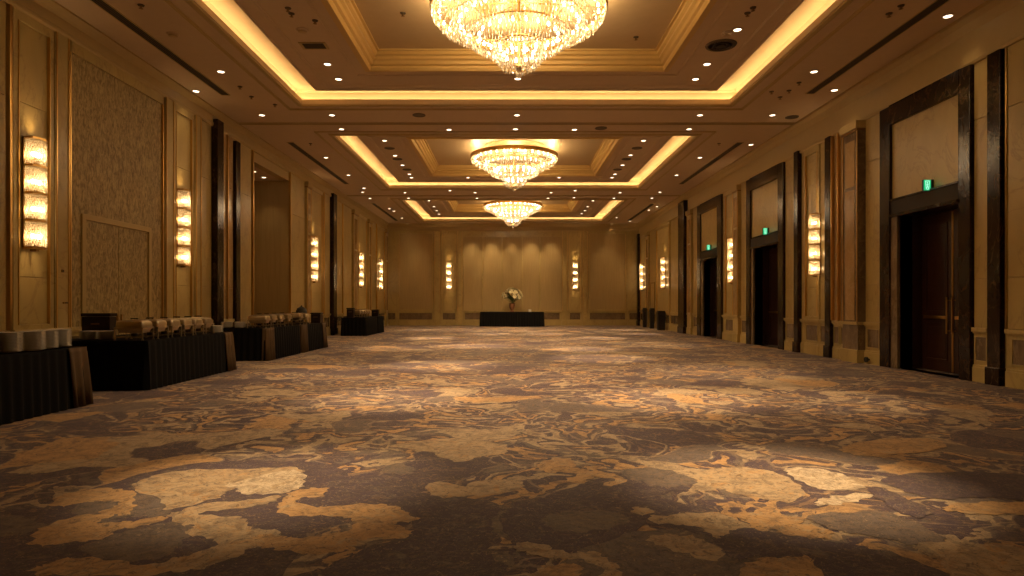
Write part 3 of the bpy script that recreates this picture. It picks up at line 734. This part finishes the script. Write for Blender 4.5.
for i, (loc, rz, lab) in enumerate(SCN):
    s = sc0 if i == 0 else copy_tree(sc0)
    out = Vector((math.cos(rz), math.sin(rz), 0))
    for zz, zt, e in ((1.70, 3.2, 14), (.02, -1.6, 12)):      # the shades are open at head and foot
        spot(Vector(loc)+out*.11+Vector((0, 0, zz)), Vector(loc)+out*.02+Vector((0, 0, zt)), e, 80, 1.0, (1, .64, .30))
    s.location = loc; s.rotation_euler.z = rz; s.scale.z = .91 if rz == PI else 1.0; tag(s, lab, 'wall lamp', 'crystal wall sconces')

# ------------------------------------------------------------------ recessed downlights
mb = MB(); mb.lathe([(.105, 0), (.105, -.012), (.078, -.016), (.066, -.004), (.066, 0)], 'ceiling', 20); dl_me = mb.data('downlight')
mb = MB(); mb.lathe([(.001, -.007), (.067, -.007)], 'lens', 16); ln_me = mb.data('lens')
def downlight(px, py, z, label):
    p = atz(px, py, z)
    o = bpy.data.objects.new('recessed_downlight', dl_me); COL.objects.link(o); o.location = (p.x, p.y, z)
    le = bpy.data.objects.new('lens', ln_me); COL.objects.link(le); le.parent = o
    tag(o, label, 'downlight', 'recessed ceiling downlights')
    return o
def series(pts, z, text):
    return [downlight(px, py, z, text.format(WORD[i])) for i, (px, py) in enumerate(pts)]
DN = []
T = 'round downlight, {} '
DN += series([(221, 71.5), (196, 91)], ZC, T+'from the camera in ceiling left of the nearest coffer')
DN += series([(948, 16), (814, 71.5), (834.5, 90)], ZC, T+'from the camera in ceiling right of the nearest coffer')
DN += series([(262, 115), (332, 115), (517, 115), (700, 115), (772.5, 115)], ZC, T+'from the left just before the first ceiling track')
DN += series([(341.5, 129), (449, 129.5), (515.5, 129), (574.5, 129.5), (689, 129)], ZC, T+'from the left just past the first ceiling track')
DN += series([(326, 157.5), (348.5, 175), (364, 188), (362.5, 192)], ZC, T+'from the camera in ceiling left of the middle coffer')
DN += series([(751, 144.5), (700, 157.5), (676.5, 175), (660, 192)], ZC, T+'from the camera in ceiling right of the middle coffer')
DN += series([(405, 192.5), (450, 190.5), (475, 192.5), (551, 192.5), (575, 190.5), (620, 192.5)], ZC, T+'from the left just before the second ceiling track')
DN += series([(370, 198.2), (408.5, 198), (477, 198), (548, 198), (574, 197.5), (614, 198), (652, 198)], ZC, T+'from the left just past the second ceiling track')
DN += series([(389.5, 208.5), (394, 211), (402, 218), (407.5, 223.5)], ZC, T+'from the camera in ceiling left of the farthest coffer')
DN += series([(657, 206.5), (649, 210), (630, 221), (616.5, 217.5), (611.5, 223.5)], ZC, T+'from the camera in ceiling right of the farthest coffer')
DN += series([(436, 224.3), (479.5, 224.3), (491, 224.3), (530, 224.3), (562, 224.3), (584.5, 224.3)], ZC, T+'from the left in front of the far end wall')
ZR_ = 6.40
DN += series([(327.5, 64), (338.5, 79)], ZR_, T+'from the camera in the left rim of the nearest coffer')
DN += series([(737.5, 29.5), (707, 64), (695.5, 79)], ZR_, T+'from the camera in the right rim of the nearest coffer')
DN += series([(384.5, 140.5), (395, 155.5), (402.5, 165), (409.5, 174), (411.5, 177.5)], ZR_, T+'from the camera in the left rim of the middle coffer')
DN += series([(643.5, 140.5), (630.5, 155), (622.5, 165), (615, 174), (612, 177.5)], ZR_, T+'from the camera in the right rim of the middle coffer')
DN += series([(429, 200.5), (434, 206.5), (436.5, 210.5), (439, 214)], ZR_, T+'from the camera in the left rim of the farthest coffer')
DN += series([(593, 200.5), (587.5, 206.5), (585, 210.5), (581.5, 213.5)], ZR_, T+'from the camera in the right rim of the farthest coffer')
DN += [downlight(517.7, 78.5, ZR_, 'round downlight straight below the tip of the nearest chandelier'),
       downlight(468, 177.5, ZR_, 'round downlight in the far rim of the middle coffer, left of the chandelier'),
       downlight(559, 177.5, ZR_, 'round downlight in the far rim of the middle coffer, right of the chandelier')]
z_n = NICHE[2]
for px, py, w in ((254, 171.5, 'nearer'), (264, 177.3, 'farther')):
    DN.append(downlight(px, py, z_n, 'round downlight in the ceiling of the left alcove, the %s one' % w))
for o in DN:                                  # every lit downlight throws a broad soft cone down
    l = lamp('SPOT', (o.location.x, o.location.y, o.location.z-.03), 75 if abs(o.location.x-XM) < 5.5 else 28, (1, .68, .36), .06, None, spot_size=math.radians(82), spot_blend=1.0)

# light pools: added spots below the ceiling, with no fittings of their own, aimed as in the photograph
POOL = 2200
def pool(px, py, e=1.0, size=30):
    y = F*CAMZ/(py-CY); x = (px-CX)*y/F
    sx = x*1.15
    spot((sx, y+.9, 6.22), (x, y, 0), POOL*e, size*1.45, 1.0)
for px, py, e, sz in ((275, 480, .8, 18), (785, 480, 1.1, 18), (392, 398, .9, 19), (668, 399, 1.0, 19), (820, 400, .4, 20), (520, 440, .2, 26),
                      (440, 365, 1.1, 20), (600, 358, 1.1, 20), (720, 372, .4, 24), (330, 372, .3, 24), (470, 346, 1.2, 18), (580, 349, 1.2, 18), (660, 345, .5, 22), (395, 348, .5, 22),
                      (430, 338, 1.3, 16), (600, 338, 1.3, 16), (490, 334, 1.2, 16), (545, 334, 1.2, 16), (640, 334, 1, 16), (420, 330, 1.1, 16), (625, 330, 1, 16)):
    pool(px, py, e, sz)
# scallops of the row of spots in front of the end wall
for px, e in ((472, 170), (492, 250), (511.5, 140), (531, 250), (551, 170)): spot((bx(px), YB-1.0, 6.2), (bx(px), YB, 2.6), e, 54, 1.0)
for px in (415, 607): spot((bx(px), YB-1.2, 6.2), (bx(px), YB, 2.0), 60, 60, 1.0)

# ------------------------------------------------------------------ small ceiling fittings
def place(o, px, py, z): p = atz(px, py, z); o.location = (p.x, p.y, z); return o
def slot(xc, y0, y1, label):
    s = tag(empty('slot_vent', (xc, (y0+y1)/2, ZC)), label, 'air vent', 'long slot air vents in the side ceilings')
    l = (y1-y0)/2
    m2 = MB(); m2.box(-.11, -.09, -l, l, -.012, 0, 'frieze'); m2.box(.09, .11, -l, l, -.012, 0, 'frieze'); m2.box(-.11, .11, -l, -l+.02, -.012, 0, 'frieze'); m2.box(-.11, .11, l-.02, l, -.012, 0, 'frieze'); m2.build('vent_frame', s)
    m2 = MB(); m2.box(-.09, .09, -l+.02, l-.02, -.004, 0, 'groove')
    for x in (-.05, 0, .05): m2.box(x-.006, x+.006, -l+.02, l-.02, -.010, -.003, 'vent')
    m2.build('vent_slots', s)
for xc, lst, sd in ((-6.7, [(7.6, 15.1), (19.5, 26.3), (31.3, 37.8)], 'left'), (7.02, [(7.6, 15.0), (19.5, 26.3), (31.4, 37.8)], 'right')):
    for (a, b), w in zip(lst, ('nearest', 'middle', 'farthest')): slot(xc, a, b, 'long dark slot vent in the %s ceiling beside the %s coffer' % (sd, w))
def sprinkler(px, py, z, label):
    o = empty('ceiling_sprinkler'); place(o, px, py, z); tag(o, label, 'sprinkler', 'dark ceiling sprinklers')
    m2 = MB(); m2.lathe([(.001, 0), (.055, 0), (.05, -.012), (.02, -.016), (.015, -.016), (.001, -.016)], 'vent', 14); m2.build('escutcheon', o, True)
    m2 = MB(); m2.lathe([(.012, -.016), (.014, -.05), (.035, -.056), (.035, -.06), (.001, -.062)], 'bronze', 10); m2.build('deflector', o, True)
SP = 'small dark sprinkler, {}'
for px, py, z, w in ((288, 8, ZR_, 'left rim of nearest coffer, closest to the frame top'), (291.5, 13.5, ZR_, 'left rim of nearest coffer, just past another one'), (315, 20.5, ZR_, 'left rim of nearest coffer, beside the gold moulding'),
                     (747.5, 13, ZR_, 'right rim of nearest coffer, beside a lit downlight'), (753, 7.5, ZR_, 'right rim of nearest coffer, closest to the frame top'),
                     (240, 86.5, ZC, 'left soffit of nearest bay, the nearer of two'), (251.5, 96.5, ZC, 'left soffit of nearest bay, the farther of two'), (275, 104.5, ZC, 'left soffit near the corner of the nearest cove'),
                     (141, 5, ZC, 'left soffit beside the nearest slot vent'), (889, 13.5, ZC, 'right soffit of nearest bay, the nearer of two'), (901, 5.5, ZC, 'right soffit of nearest bay at the frame top'),
                     (799, 82.5, ZC, 'right soffit, beside the end of the nearest slot vent'), (789, 90.5, ZC, 'right soffit, darkest one near the cove corner'), (771.5, 91.5, ZC, 'right soffit, between cove corner and other sprinklers'), (780, 97, ZC, 'right soffit, nearest to the first ceiling track'),
                     (719, 143.5, ZC, 'right soffit of middle bay'), (310.5, 143.5, ZC, 'left soffit of middle bay'), (403, 13, 6.73, 'centre panel of the nearest coffer, left of chandelier'), (636, 37, 6.73, 'centre panel of the nearest coffer, right of chandelier')):
    sprinkler(px, py, z, SP.format(w))
def square_vent(px, py, z, label, w=.26, d=.16):
    o = empty('ceiling_vent'); place(o, px, py, z); tag(o, label, 'air vent')
    m2 = MB(); m2.rings([[(x*s, y*s, zz) for x, y in ((-w, -d), (w, -d), (w, d), (-w, d))] for s, zz in ((1, 0), (1, -.015), (.82, -.015), (.78, -.002))], 'frieze'); m2.build('vent_frame', o)
    m2 = MB(); m2.box(-w*.8, w*.8, -d*.8, d*.8, -.004, -.001, 'groove')
    for k in range(5): y = -d*.7+k*d*.35; m2.box(-w*.8, w*.8, y-.008, y+.008, -.014, -.003, 'vent')
    m2.build('vent_louvres', o)
square_vent(314, 45.5, ZR_, 'dark rectangular air vent in the left rim of the nearest coffer')
def round_vent(px, py, z, label):
    o = empty('ceiling_vent'); place(o, px, py, z); tag(o, label, 'air vent')
    m2 = MB(); m2.lathe([(.001, 0), (.30, 0), (.29, -.02), (.24, -.03), (.22, -.01)], 'vent', 28); m2.build('outer_cone', o, True)
    m2 = MB(); m2.lathe([(.18, -.008), (.16, -.03), (.10, -.012), (.09, -.034), (.001, -.036)], 'groove', 24); m2.build('inner_cone', o, True)
round_vent(721, 45, ZR_, 'dark round air diffuser in the right rim of the nearest coffer')
def detector(px, py, z, label):
    o = empty('smoke_detector'); place(o, px, py, z); tag(o, label, 'smoke detector')
    m2 = MB(); m2.lathe([(.001, 0), (.11, 0), (.11, -.015), (.085, -.03)], 'ceiling', 20); m2.build('base', o, True)
    m2 = MB(); m2.lathe([(.08, -.028), (.075, -.05), (.05, -.06), (.001, -.062)], 'ceiling_panel', 20); m2.build('sensor_cap', o, True)
detector(302.5, 29.8, ZR_, 'round pale smoke detector in the left rim of the nearest coffer')
detector(173, 34, ZC, 'round pale smoke detector in the left soffit beside the nearest slot vent')
detector(727, 33, ZR_, 'round pale smoke detector beside the downlight in the right rim')
def speaker(px, py, z, label):
    o = empty('ceiling_speaker'); place(o, px, py, z); tag(o, label, 'speaker', 'round ceiling speakers')
    m2 = MB(); m2.lathe([(.17, 0), (.17, -.012), (.15, -.014), (.14, -.004)], 'vent', 22); m2.build('rim', o, True)
    m2 = MB(); m2.lathe([(.145, -.006), (.001, -.009)], 'vent', 22); m2.build('grille', o, True)
for pts, z, t in (([(389.5, 148), (397.5, 159), (407, 169.5)], ZR_, 'dark round speaker grille, {} from the camera in the left rim of the middle coffer'), ([(637, 148), (626.5, 159), (617.5, 169.5)], ZR_, 'dark round speaker grille, {} from the camera in the right rim of the middle coffer'),
                  ([(419, 115), (601, 128), (792, 117)], ZC, 'dark round speaker grille, {} from the left along the first ceiling track')):
    for i, (px, py) in enumerate(pts): speaker(px, py, z, t.format(WORD[i]))

# ------------------------------------------------------------------ exit signs over the doors
def exit_sign(px, y, z, label):
    x = XR
    o = tag(empty('exit_sign', (x, y, z)), label, 'exit sign', 'green exit signs above the doors')
    m2 = MB(); m2.box(-.09, -.03, -.05, .05, -.115, .115, 'black_plastic'); m2.box(-.03, 0, -.02, .02, -.04, .04, 'black_plastic'); m2.build('mount', o, bevel=.004)
    m2 = MB(); m2.box(-.26, -.09, -.03, .03, -.115, .115, 'black_plastic'); m2.build('housing', o, bevel=.004)
    m2 = MB(); m2.box(-.255, -.095, -.034, -.030, -.11, .11, 'green'); f = tag(m2.build('lit_face', o), 'glowing green sign face')
    m2 = MB(); yy = -.036                                    # pale pictogram: a running figure in a doorway outline
    def quad(a, b, w):
        (x0, z0), (x1, z1) = a, b; d = Vector((x1-x0, z1-z0)).normalized(); n = Vector((-d.y, d.x))*w/2
        m2.face([(x0+n.x, yy, z0+n.y), (x1+n.x, yy, z1+n.y), (x1-n.x, yy, z1-n.y), (x0-n.x, yy, z0-n.y)], 'sign_white')
    cx = -.172
    for a, b in (((-.045, .085), (.045, .085)), ((-.045, .085), (-.028, -.085)), ((.045, .085), (.028, -.085)), ((-.028, -.085), (.028, -.085)), ((-.004, .03), (.002, -.02)), ((.002, -.02), (.018, -.06)), ((.002, -.02), (-.016, -.06)), ((-.022, .0), (.02, .02))):
        quad((a[0]+cx, a[1]), (b[0]+cx, b[1]), .014)
    m2.face([(cx-.003+.014*math.cos(2*PI*k/10), yy, .05+.014*math.sin(2*PI*k/10)) for k in range(10)], 'sign_white')
    m2.build('pictogram', f); o.scale = (.82, .82, .9)
exit_sign(925, 12.0, 3.545, 'green lit exit sign over the nearest double doors')
exit_sign(764, 19.6, 3.545, 'green lit exit sign over the middle double doors')
exit_sign(709, 25.2, 3.545, 'green lit exit sign over the farthest double doors')
# ------------------------------------------------------------------ buffet tables
def rrect(x0, x1, y0, y1, n):                # points and outward normals round a rectangle
    per = [(x0, y0, x1, y0, (0, -1)), (x1, y0, x1, y1, (1, 0)), (x1, y1, x0, y1, (0, 1)), (x0, y1, x0, y0, (-1, 0))]
    out = []
    for xa, ya, xb, yb2, nn in per:
        ln = math.hypot(xb-xa, yb2-ya); k = max(4, int(ln*n))
        for j in range(k): t = j/k; out.append((xa+(xb-xa)*t, ya+(yb2-ya)*t, nn))
    return out
def skirted_table(x0, x1, y0, y1, label, H=.76, flap=None, cat='table', group='black skirted buffet tables'):
    cx, cy = (x0+x1)/2, (y0+y1)/2
    o = tag(empty('buffet_table', (cx, cy, 0)), label, cat, group)
    a, b, c, d = x0-cx, x1-cx, y0-cy, y1-cy
    m2 = MB(); m2.box(a, b, c, d, H-.03, H, 'black_cloth'); m2.build('table_top', o, bevel=.008)
    m2 = MB(); pts = rrect(a, b, c, d, 40); loops = []
    ph = [random.random()*6 for _ in range(4)]
    def off(i, t):
        s = .5+.5*math.sin(i*2*PI/6.0+.8*math.sin(i*.13+ph[0]))
        return .008+.018*t+(.010+.022*t)*s
    for z, t in ((H-.012, 0), (H-.08, .15), (H*.55, .55), (H*.25, .85), (.006, 1)):
        loops.append([(x+nn[0]*off(i, t), y+nn[1]*off(i, t), z) for i, (x, y, nn) in enumerate(pts)])
    m2.rings(loops, 'black_cloth'); m2.build('pleated_skirt', o, True)
    for flap in (flap or '').split():        # brown drape folded round a front corner: ('far' or 'near')
        yc = d if flap == 'far' else c; s = -1 if flap == 'far' else 1
        path = [(b, yc+s*(.36-.03*k), (1, 0)) for k in range(12)]+[(b-.03*k, yc, (0, -s)) for k in range(4 if flap == 'near' else 12)]
        loops = []
        for z, t in ((H+.004, 0), (H-.06, .2), (H*.5, .6), (.012, 1)):
            loops.append([(x+nn[0]*(.03+.035*t+.034*t*math.sin(i*1.3)), y+nn[1]*(.03+.035*t+.034*t*math.sin(i*1.3))+(s*(-.05*t) if nn[0] else 0), z) for i, (x, y, nn) in enumerate(path)])
        m2 = MB(); m2.rings(loops, 'brown_cloth', False)
        fo = m2.build('corner_drape', o, True); sd = fo.modifiers.new('cloth', 'SOLIDIFY'); sd.thickness = .004; tag(fo, 'brown corner drape')
    return o
TX0, TX1 = -6.55, -5.55
skirted_table(TX0, TX1, 5.6, 8.36, 'black skirted buffet table at the left edge holding stacks of white plates', flap='far')
skirted_table(-7.08, TX1, 9.78, 12.75, 'black skirted buffet table with chafing dishes, second from the camera', flap='far')
skirted_table(-6.78, -5.62, 14.8, 17.1, 'black skirted buffet table in front of the left alcove', flap='near')
skirted_table(-6.55, -5.62, 17.28, 19.4, 'short black skirted table with an urn, next to the alcove table', flap='near far')
skirted_table(-6.95, -5.95, 26.4, 28.6, 'small looking black skirted buffet table under the far left sconces')
skirted_table(-6.95, -5.95, 28.78, 30.0, 'last black skirted table on the left, nearest the far corner')
skirted_table(bx(482), bx(542), 37.3, 38.1, 'black pleated display table with flowers before the far end wall', H=.86, cat='table', group='display tables')

# plates: stacks of individual plates
mb = MB(); mb.lathe([(.001, .004), (.075, .004), (.085, .008), (.132, .021), (.135, .024), (.13, .024), (.085, .014), (.001, .010)], 'white_china', 28)
pl_me = None
def plate_stack(x, y, z, n, label, group, sc=1.0):
    global pl_me
    for k in range(n):
        if pl_me is None:
            o = mb.build('dinner_plate', None, True); pl_me = o.data
        else:
            o = bpy.data.objects.new('dinner_plate', pl_me); COL.objects.link(o)
        o.location = (x+random.uniform(-.002, .002), y+random.uniform(-.002, .002), z+.0165*k); o.scale = (sc, sc, 1)
        tag(o, label, 'plate', group)
for y, rp, n, w in ((7.28, 20, 14, 'first (leftmost)'), (7.60, 44, 14, 'second'), (7.92, 57, 14, 'third'), (8.21, 70, 14, 'fourth (rightmost)')):
    x = (rp-CX)*y/F-.135
    plate_stack(x, y, .761, n, 'white dinner plate in the %s stack on the nearest buffet table' % w, 'plates in the %s stack on the nearest table' % w)
plate_stack(-6.57, 9.99, .761, 8, 'white plate in the left stack by the dark case on the second buffet table', 'plates in the left stack on the second table')
plate_stack(-6.30, 9.99, .761, 8, 'white plate in the right stack by the dark case on the second buffet table', 'plates in the right stack on the second table')
plate_stack(-5.72, 12.45, .761, 8, 'white plate in the stack at the far end of the second buffet table', 'plates at the far end of the second table')
plate_stack(-6.62, 14.98, .761, 8, 'white plate in the left stack on the buffet table before the alcove', 'plates in the left stack on the alcove table')
plate_stack(-6.33, 14.98, .761, 8, 'white plate in the right stack on the buffet table before the alcove', 'plates in the right stack on the alcove table')

# chafing dishes
def make_chafer(L_=.43, W_=.30):
    c = empty('chafing_dish')                                # long side along x
    m2 = MB(); a, b = L_/2, W_/2
    for z in (.20,):
        m2.box(-a-.01, a+.01, -b-.01, -b+.01, z, z+.02, 'steel'); m2.box(-a-.01, a+.01, b-.01, b+.01, z, z+.02, 'steel'); m2.box(-a-.01, -a+.01, -b, b, z, z+.02, 'steel'); m2.box(a-.01, a+.01, -b, b, z, z+.02, 'steel')
    m2.box(-a, a, -b, -b+.012, .05, .062, 'steel'); m2.box(-a, a, b-.012, b, .05, .062, 'steel'); m2.build('stand_frame', c)
    for sx in (-1, 1):
        for sy in (-1, 1):
            m2 = MB(); m2.tube((sx*a, sy*b, .0), (sx*a, sy*b, .205), .009, 'steel', 6); m2.box(sx*a-.014, sx*a+.014, sy*b-.014, sy*b+.014, 0, .012, 'steel'); m2.build('leg', c)
    def rr(sx, sy, z, r=.04, n=4):
        pts = []
        for qx, qy, t0 in ((1, 1, 0), (-1, 1, PI/2), (-1, -1, PI), (1, -1, 1.5*PI)):
            for k in range(n+1): t = t0+PI/2*k/n; pts.append((qx*(sx-r)+r*math.cos(t), qy*(sy-r)+r*math.sin(t), z))
        return pts
    m2 = MB(); m2.rings([rr(a-.03, b-.03, .13), rr(a-.005, b-.005, .22), rr(a+.015, b+.015, .222), rr(a+.015, b+.015, .232), rr(a-.005, b-.005, .234)], 'steel', True, True); m2.build('water_pan', c, True)
    m2 = MB(); m2.rings([rr(a, b, .232), rr(a, b, .285), rr(a-.01, b-.01, .325), rr(a-.05, b-.045, .35, .03), rr(a-.12, b-.09, .358, .02)], 'steel', True, False, True); lid = m2.build('lid', c, True)
    m2 = MB(); m2.tube((-.06, 0, .385), (.06, 0, .385), .010, 'black_plastic', 8)
    for s in (-.05, .05): m2.tube((s, 0, .352), (s, 0, .385), .007, 'steel', 6)
    m2.build('lid_handle', lid)
    m2 = MB(); m2.lathe([(.001, .062), (.045, .062), (.045, .115), (.03, .118), (.001, .118)], 'black_plastic', 14, (0, 0, 0)); m2.box(-a, a, -.02, .02, .055, .062, 'steel'); m2.build('burner', c)
    return c
cf0 = make_chafer(); cfi = 0
def chafers(lst, text, group):
    global cfi
    for i, (x, y) in enumerate(lst):
        c = cf0 if cfi == 0 else copy_tree(cf0); cfi += 1
        c.location = (x, y, .761); c.scale = (1, 1, .86); tag(c, text.format(WORD[i]), 'chafing dish', group)
chafers([(-5.88, 10.02), (-5.88, 10.45), (-5.88, 10.88), (-5.88, 11.29), (-5.88, 11.68), (-5.88, 12.08)], 'steel chafing dish, {} from the camera on the second buffet table', 'chafing dishes on the second buffet table')
chafers([(-5.90, 15.06), (-5.92, 15.56), (-5.92, 16.06), (-5.92, 16.62)], 'steel chafing dish, {} from the camera on the buffet table before the alcove', 'chafing dishes on the alcove table')
chafers([(-5.92, 17.55), (-5.92, 18.08)], 'steel chafing dish, {} from the camera on the short table with the urn', 'chafing dishes by the urn')
chafers([(-6.5, 26.95), (-6.48, 27.33), (-6.46, 27.71), (-6.44, 28.09), (-6.42, 28.42)], 'tiny looking steel chafing dish, {} from the camera on the far left table', 'chafing dishes on the far table')

# dark cases, urn
def case(x, y, z, w, d, h, label, name='equipment_case'):
    o = tag(empty(name, (x, y, z)), label, 'case')
    m2 = MB(); m2.box(-w/2, w/2, -d/2, d/2, 0, h*.86, 'case_wood'); m2.build('body', o, bevel=.012)
    m2 = MB(); m2.box(-w/2-.012, w/2+.012, -d/2-.012, d/2+.012, h*.87, h, 'case_wood'); m2.build('lid', o, bevel=.012)
    m2 = MB(); m2.box(-.06, .06, -d/2-.03, -d/2-.012, h*.55, h*.6, 'bronze'); m2.box(-.06, -.045, -d/2-.02, -d/2, h*.55, h*.6, 'bronze'); m2.box(.045, .06, -d/2-.02, -d/2, h*.55, h*.6, 'bronze'); m2.build('handle', o)
case(-6.74, 10.5, .761, .46, .18, .41, 'dark box standing behind the white plates on the second buffet table')
case(-5.78, 19.16, .761, .28, .28, .30, 'dark box at the end of the short table beside the urn')
case(-6.62, 26.62, .761, .28, .26, .40, 'dark upright box at the near end of the far left table', 'dark_box')
case(-6.20, 29.5, .761, .30, .30, .30, 'dark box on the last table on the left', 'dark_box')
u = tag(empty('coffee_urn', (-6.10, 18.72, .761)), 'dark tall beverage urn on the short table by the alcove', 'urn')
m2 = MB(); m2.lathe([(.001, 0), (.12, 0), (.12, .03), (.05, .06), (.05, .09), (.13, .13), (.155, .20), (.155, .36), (.13, .40)], 'black_plastic', 22); m2.build('body', u, True)
m2 = MB(); m2.lathe([(.135, .40), (.13, .43), (.06, .47), (.02, .49), (.02, .51), (.001, .52)], 'black_plastic', 22); m2.build('lid', u, True)
m2 = MB(); m2.tube((.15, 0, .17), (.22, 0, .17), .012, 'steel', 6); m2.tube((.21, 0, .18), (.21, 0, .13), .010, 'steel', 6); m2.tube((.19, 0, .17), (.19, 0, .21), .008, 'black_plastic', 6); m2.build('tap', u)

# ------------------------------------------------------------------ flowers on the end table
fx, fy, fz = bx(512), 37.7, .861
v = tag(empty('vase', (fx, fy, fz)), 'brown footed vase holding cream flowers on the far table', 'vase')
m2 = MB(); m2.lathe([(.001, 0), (.14, 0), (.14, .03), (.08, .06), (.075, .10), (.15, .22), (.185, .36), (.165, .46), (.19, .50), (.175, .50), (.15, .46), (.165, .36), (.12, .2), (.001, .12)], 'terracotta', 24); m2.build('body', v, True)
m2 = MB(); m2.torus(.187, .012, .50, 'terracotta', 28, 6); m2.build('rim', v, True)
bq = tag(empty('flower_bouquet', (fx, fy, fz+.5)), 'large bouquet of cream lilies and dark leaves in the far vase', 'flowers')
m2 = MB()
for k in range(8): # bloom: petals
    t = 2*PI*k/8; ct, st = math.cos(t), math.sin(t); w = .035
    lp = [(.0, 0, .0), (.055, w, .04), (.115, .022, .045), (.13, 0, .035), (.115, -.022, .045), (.055, -w, .04)]
    zz = .012 if k % 2 else 0
    m2.face([(x*ct-y*st, x*st+y*ct, z+zz) for x, y, z in lp], 'petal')
m2.lathe([(.001, .0), (.02, .02), (.015, .05), (.001, .06)], 'petal', 8)
bl0 = m2.build('bloom', bq); sd = bl0.modifiers.new('petal', 'SOLIDIFY'); sd.thickness = .006
rnd = random.Random(5); heads = []
for k in range(44):
    a = rnd.uniform(0, 2*PI); e = rnd.uniform(-.05, 1.0); R = rnd.uniform(.38, .50)
    d = Vector((math.cos(a)*math.cos(e*1.45), math.sin(a)*math.cos(e*1.45)*.8, math.sin(e*1.45)))
    p = Vector((0, 0, .36))+Vector((d.x*R*1.25, d.y*R*1.25, d.z*R*1.1)); heads.append((p, d))
for k, (p, d) in enumerate(heads):
    o = bl0 if k == 0 else bl0.copy()
    if k: COL.objects.link(o); o.parent = bq
    o.location = p; o.rotation_euler = d.to_track_quat('Z', 'Y').to_euler(); s = rnd.uniform(.75, 1.25); o.scale = (s, s, s)
m2 = MB(); m2.face([(0, 0, 0), (.05, .04, .16), (.03, .02, .34), (0, 0, .44), (-.03, .02, .34), (-.05, .04, .16)], 'leaf')
lf0 = m2.build('leaf', bq); sd = lf0.modifiers.new('leaf', 'SOLIDIFY'); sd.thickness = .005
for k in range(34):
    o = lf0 if k == 0 else lf0.copy()
    if k: COL.objects.link(o); o.parent = bq
    a = rnd.uniform(0, 2*PI); tl = rnd.uniform(.3, 1.5)
    o.location = (math.cos(a)*.08, math.sin(a)*.08, rnd.uniform(.06, .25)); o.rotation_euler = (0, 0, 0)
    d = Vector((math.cos(a)*math.sin(tl), math.sin(a)*math.sin(tl)*.8, math.cos(tl))); o.rotation_euler = d.to_track_quat('Z', 'Y').to_euler()
    s = rnd.uniform(.8, 1.3); o.scale = (s, s, s)
m2 = MB()
for p, d in heads[:30]: m2.tube((p.x*.1, p.y*.1, .012), p, .006, 'stem', 5)
m2.build('stems', bq)
cd = tag(empty('place_card', (bx(529), 37.55, .861)), 'small white folded card right of the vase on the far table', 'card')
m2 = MB(); m2.box(-.08, .08, -.045, -.035, 0, .14, 'card'); m2.build('front_panel', cd); m2 = MB(); m2.box(-.08, .08, .035, .045, 0, .14, 'card'); m2.box(-.08, .08, -.045, .045, .135, .142, 'card'); m2.build('back_panel', cd)

# ------------------------------------------------------------------ bins and small wall fittings on the right
def bin_(x, y, w, h, label):
    o = tag(empty('waste_bin', (x, y, 0)), label, 'bin', 'black bins by the right wall')
    m2 = MB(); q = w/2
    def sq(s, z): return [(-q*s, -q*s, z), (q*s, -q*s, z), (q*s, q*s, z), (-q*s, q*s, z)]
    m2.rings([sq(.9, 0), sq(1, h*.8)], 'black_plastic', True, True, True); m2.build('body', o, bevel=.01)
    m2 = MB(); m2.rings([sq(1.05, h*.8), sq(1.05, h*.86), sq(.9, h), sq(.5, h)], 'black_plastic', True, True, True); m2.build('lid', o, bevel=.008)
    m2 = MB(); m2.box(-q*.7, q*.7, -q*1.0, -q*.97, h*.87, h*.96, 'groove'); m2.build('flap', o)
bin_(7.62, 32.3, .38, .98, 'black waste bin standing past the wide black pillar on the right')
bin_(7.66, 34.55, .24, 1.10, 'narrow black bin before the flush service door on the right')
bin_(7.66, 36.4, .22, 1.10, 'narrow black bin past the flush service door on the right')
ds = tag(empty('door_stop', (XR-.06, 14.05, .10)), 'small black floor stop on the baseboard beside the nearest doors', 'door stop')
m2 = MB(); m2.tube((0, 0, 0), (-.05, 0, 0), .02, 'black_plastic', 10); m2.build('bracket', ds); m2 = MB(); m2.tube((-.05, 0, 0), (-.09, 0, 0), .06, 'black_plastic', 16); m2.build('rubber_pad', ds)
def plate(name, s, y, z, w, h, label, cat):
    x = XL+.06 if s == 'L' else XR-.03
    sg = 1 if s == 'L' else -1
    o = tag(empty(name, (x, y, z)), label, cat)
    m2 = MB(); m2.box(0, sg*.015, -w/2, w/2, -h/2, h/2, 'bronze'); m2.build('face_plate', o, bevel=.003)
    m2 = MB(); m2.box(sg*.015, sg*.022, -w/5, w/5, -h/4, h/4, 'black_plastic'); m2.build('button', o)
plate('wall_switch', 'L', yl(58.8), 1.32+33*10.78/F, .05, .05, 'tiny dark round wall switch beside the nearest left sconce', 'switch')
plate('wall_thermostat', 'L', yl(62), 1.34, .14, .03, 'thin dark slot plate below the tiny switch on the left wall', 'thermostat')

# ------------------------------------------------------------------ ambient: the world gives no light, only the lamps above do
w = bpy.data.worlds.new('room_dark'); SC.world = w; w.use_nodes = True
w.node_tree.nodes['Background'].inputs[0].default_value = (1, .7, .4, 1); w.node_tree.nodes['Background'].inputs[1].default_value = 0.0
cy = SC.cycles
cy.max_bounces = 8; cy.diffuse_bounces = 4; cy.glossy_bounces = 3; cy.transmission_bounces = 4; cy.transparent_max_bounces = 10
cy.sample_clamp_indirect = 4.0; cy.caustics_reflective = False; cy.caustics_refractive = False
cy.use_denoising = True
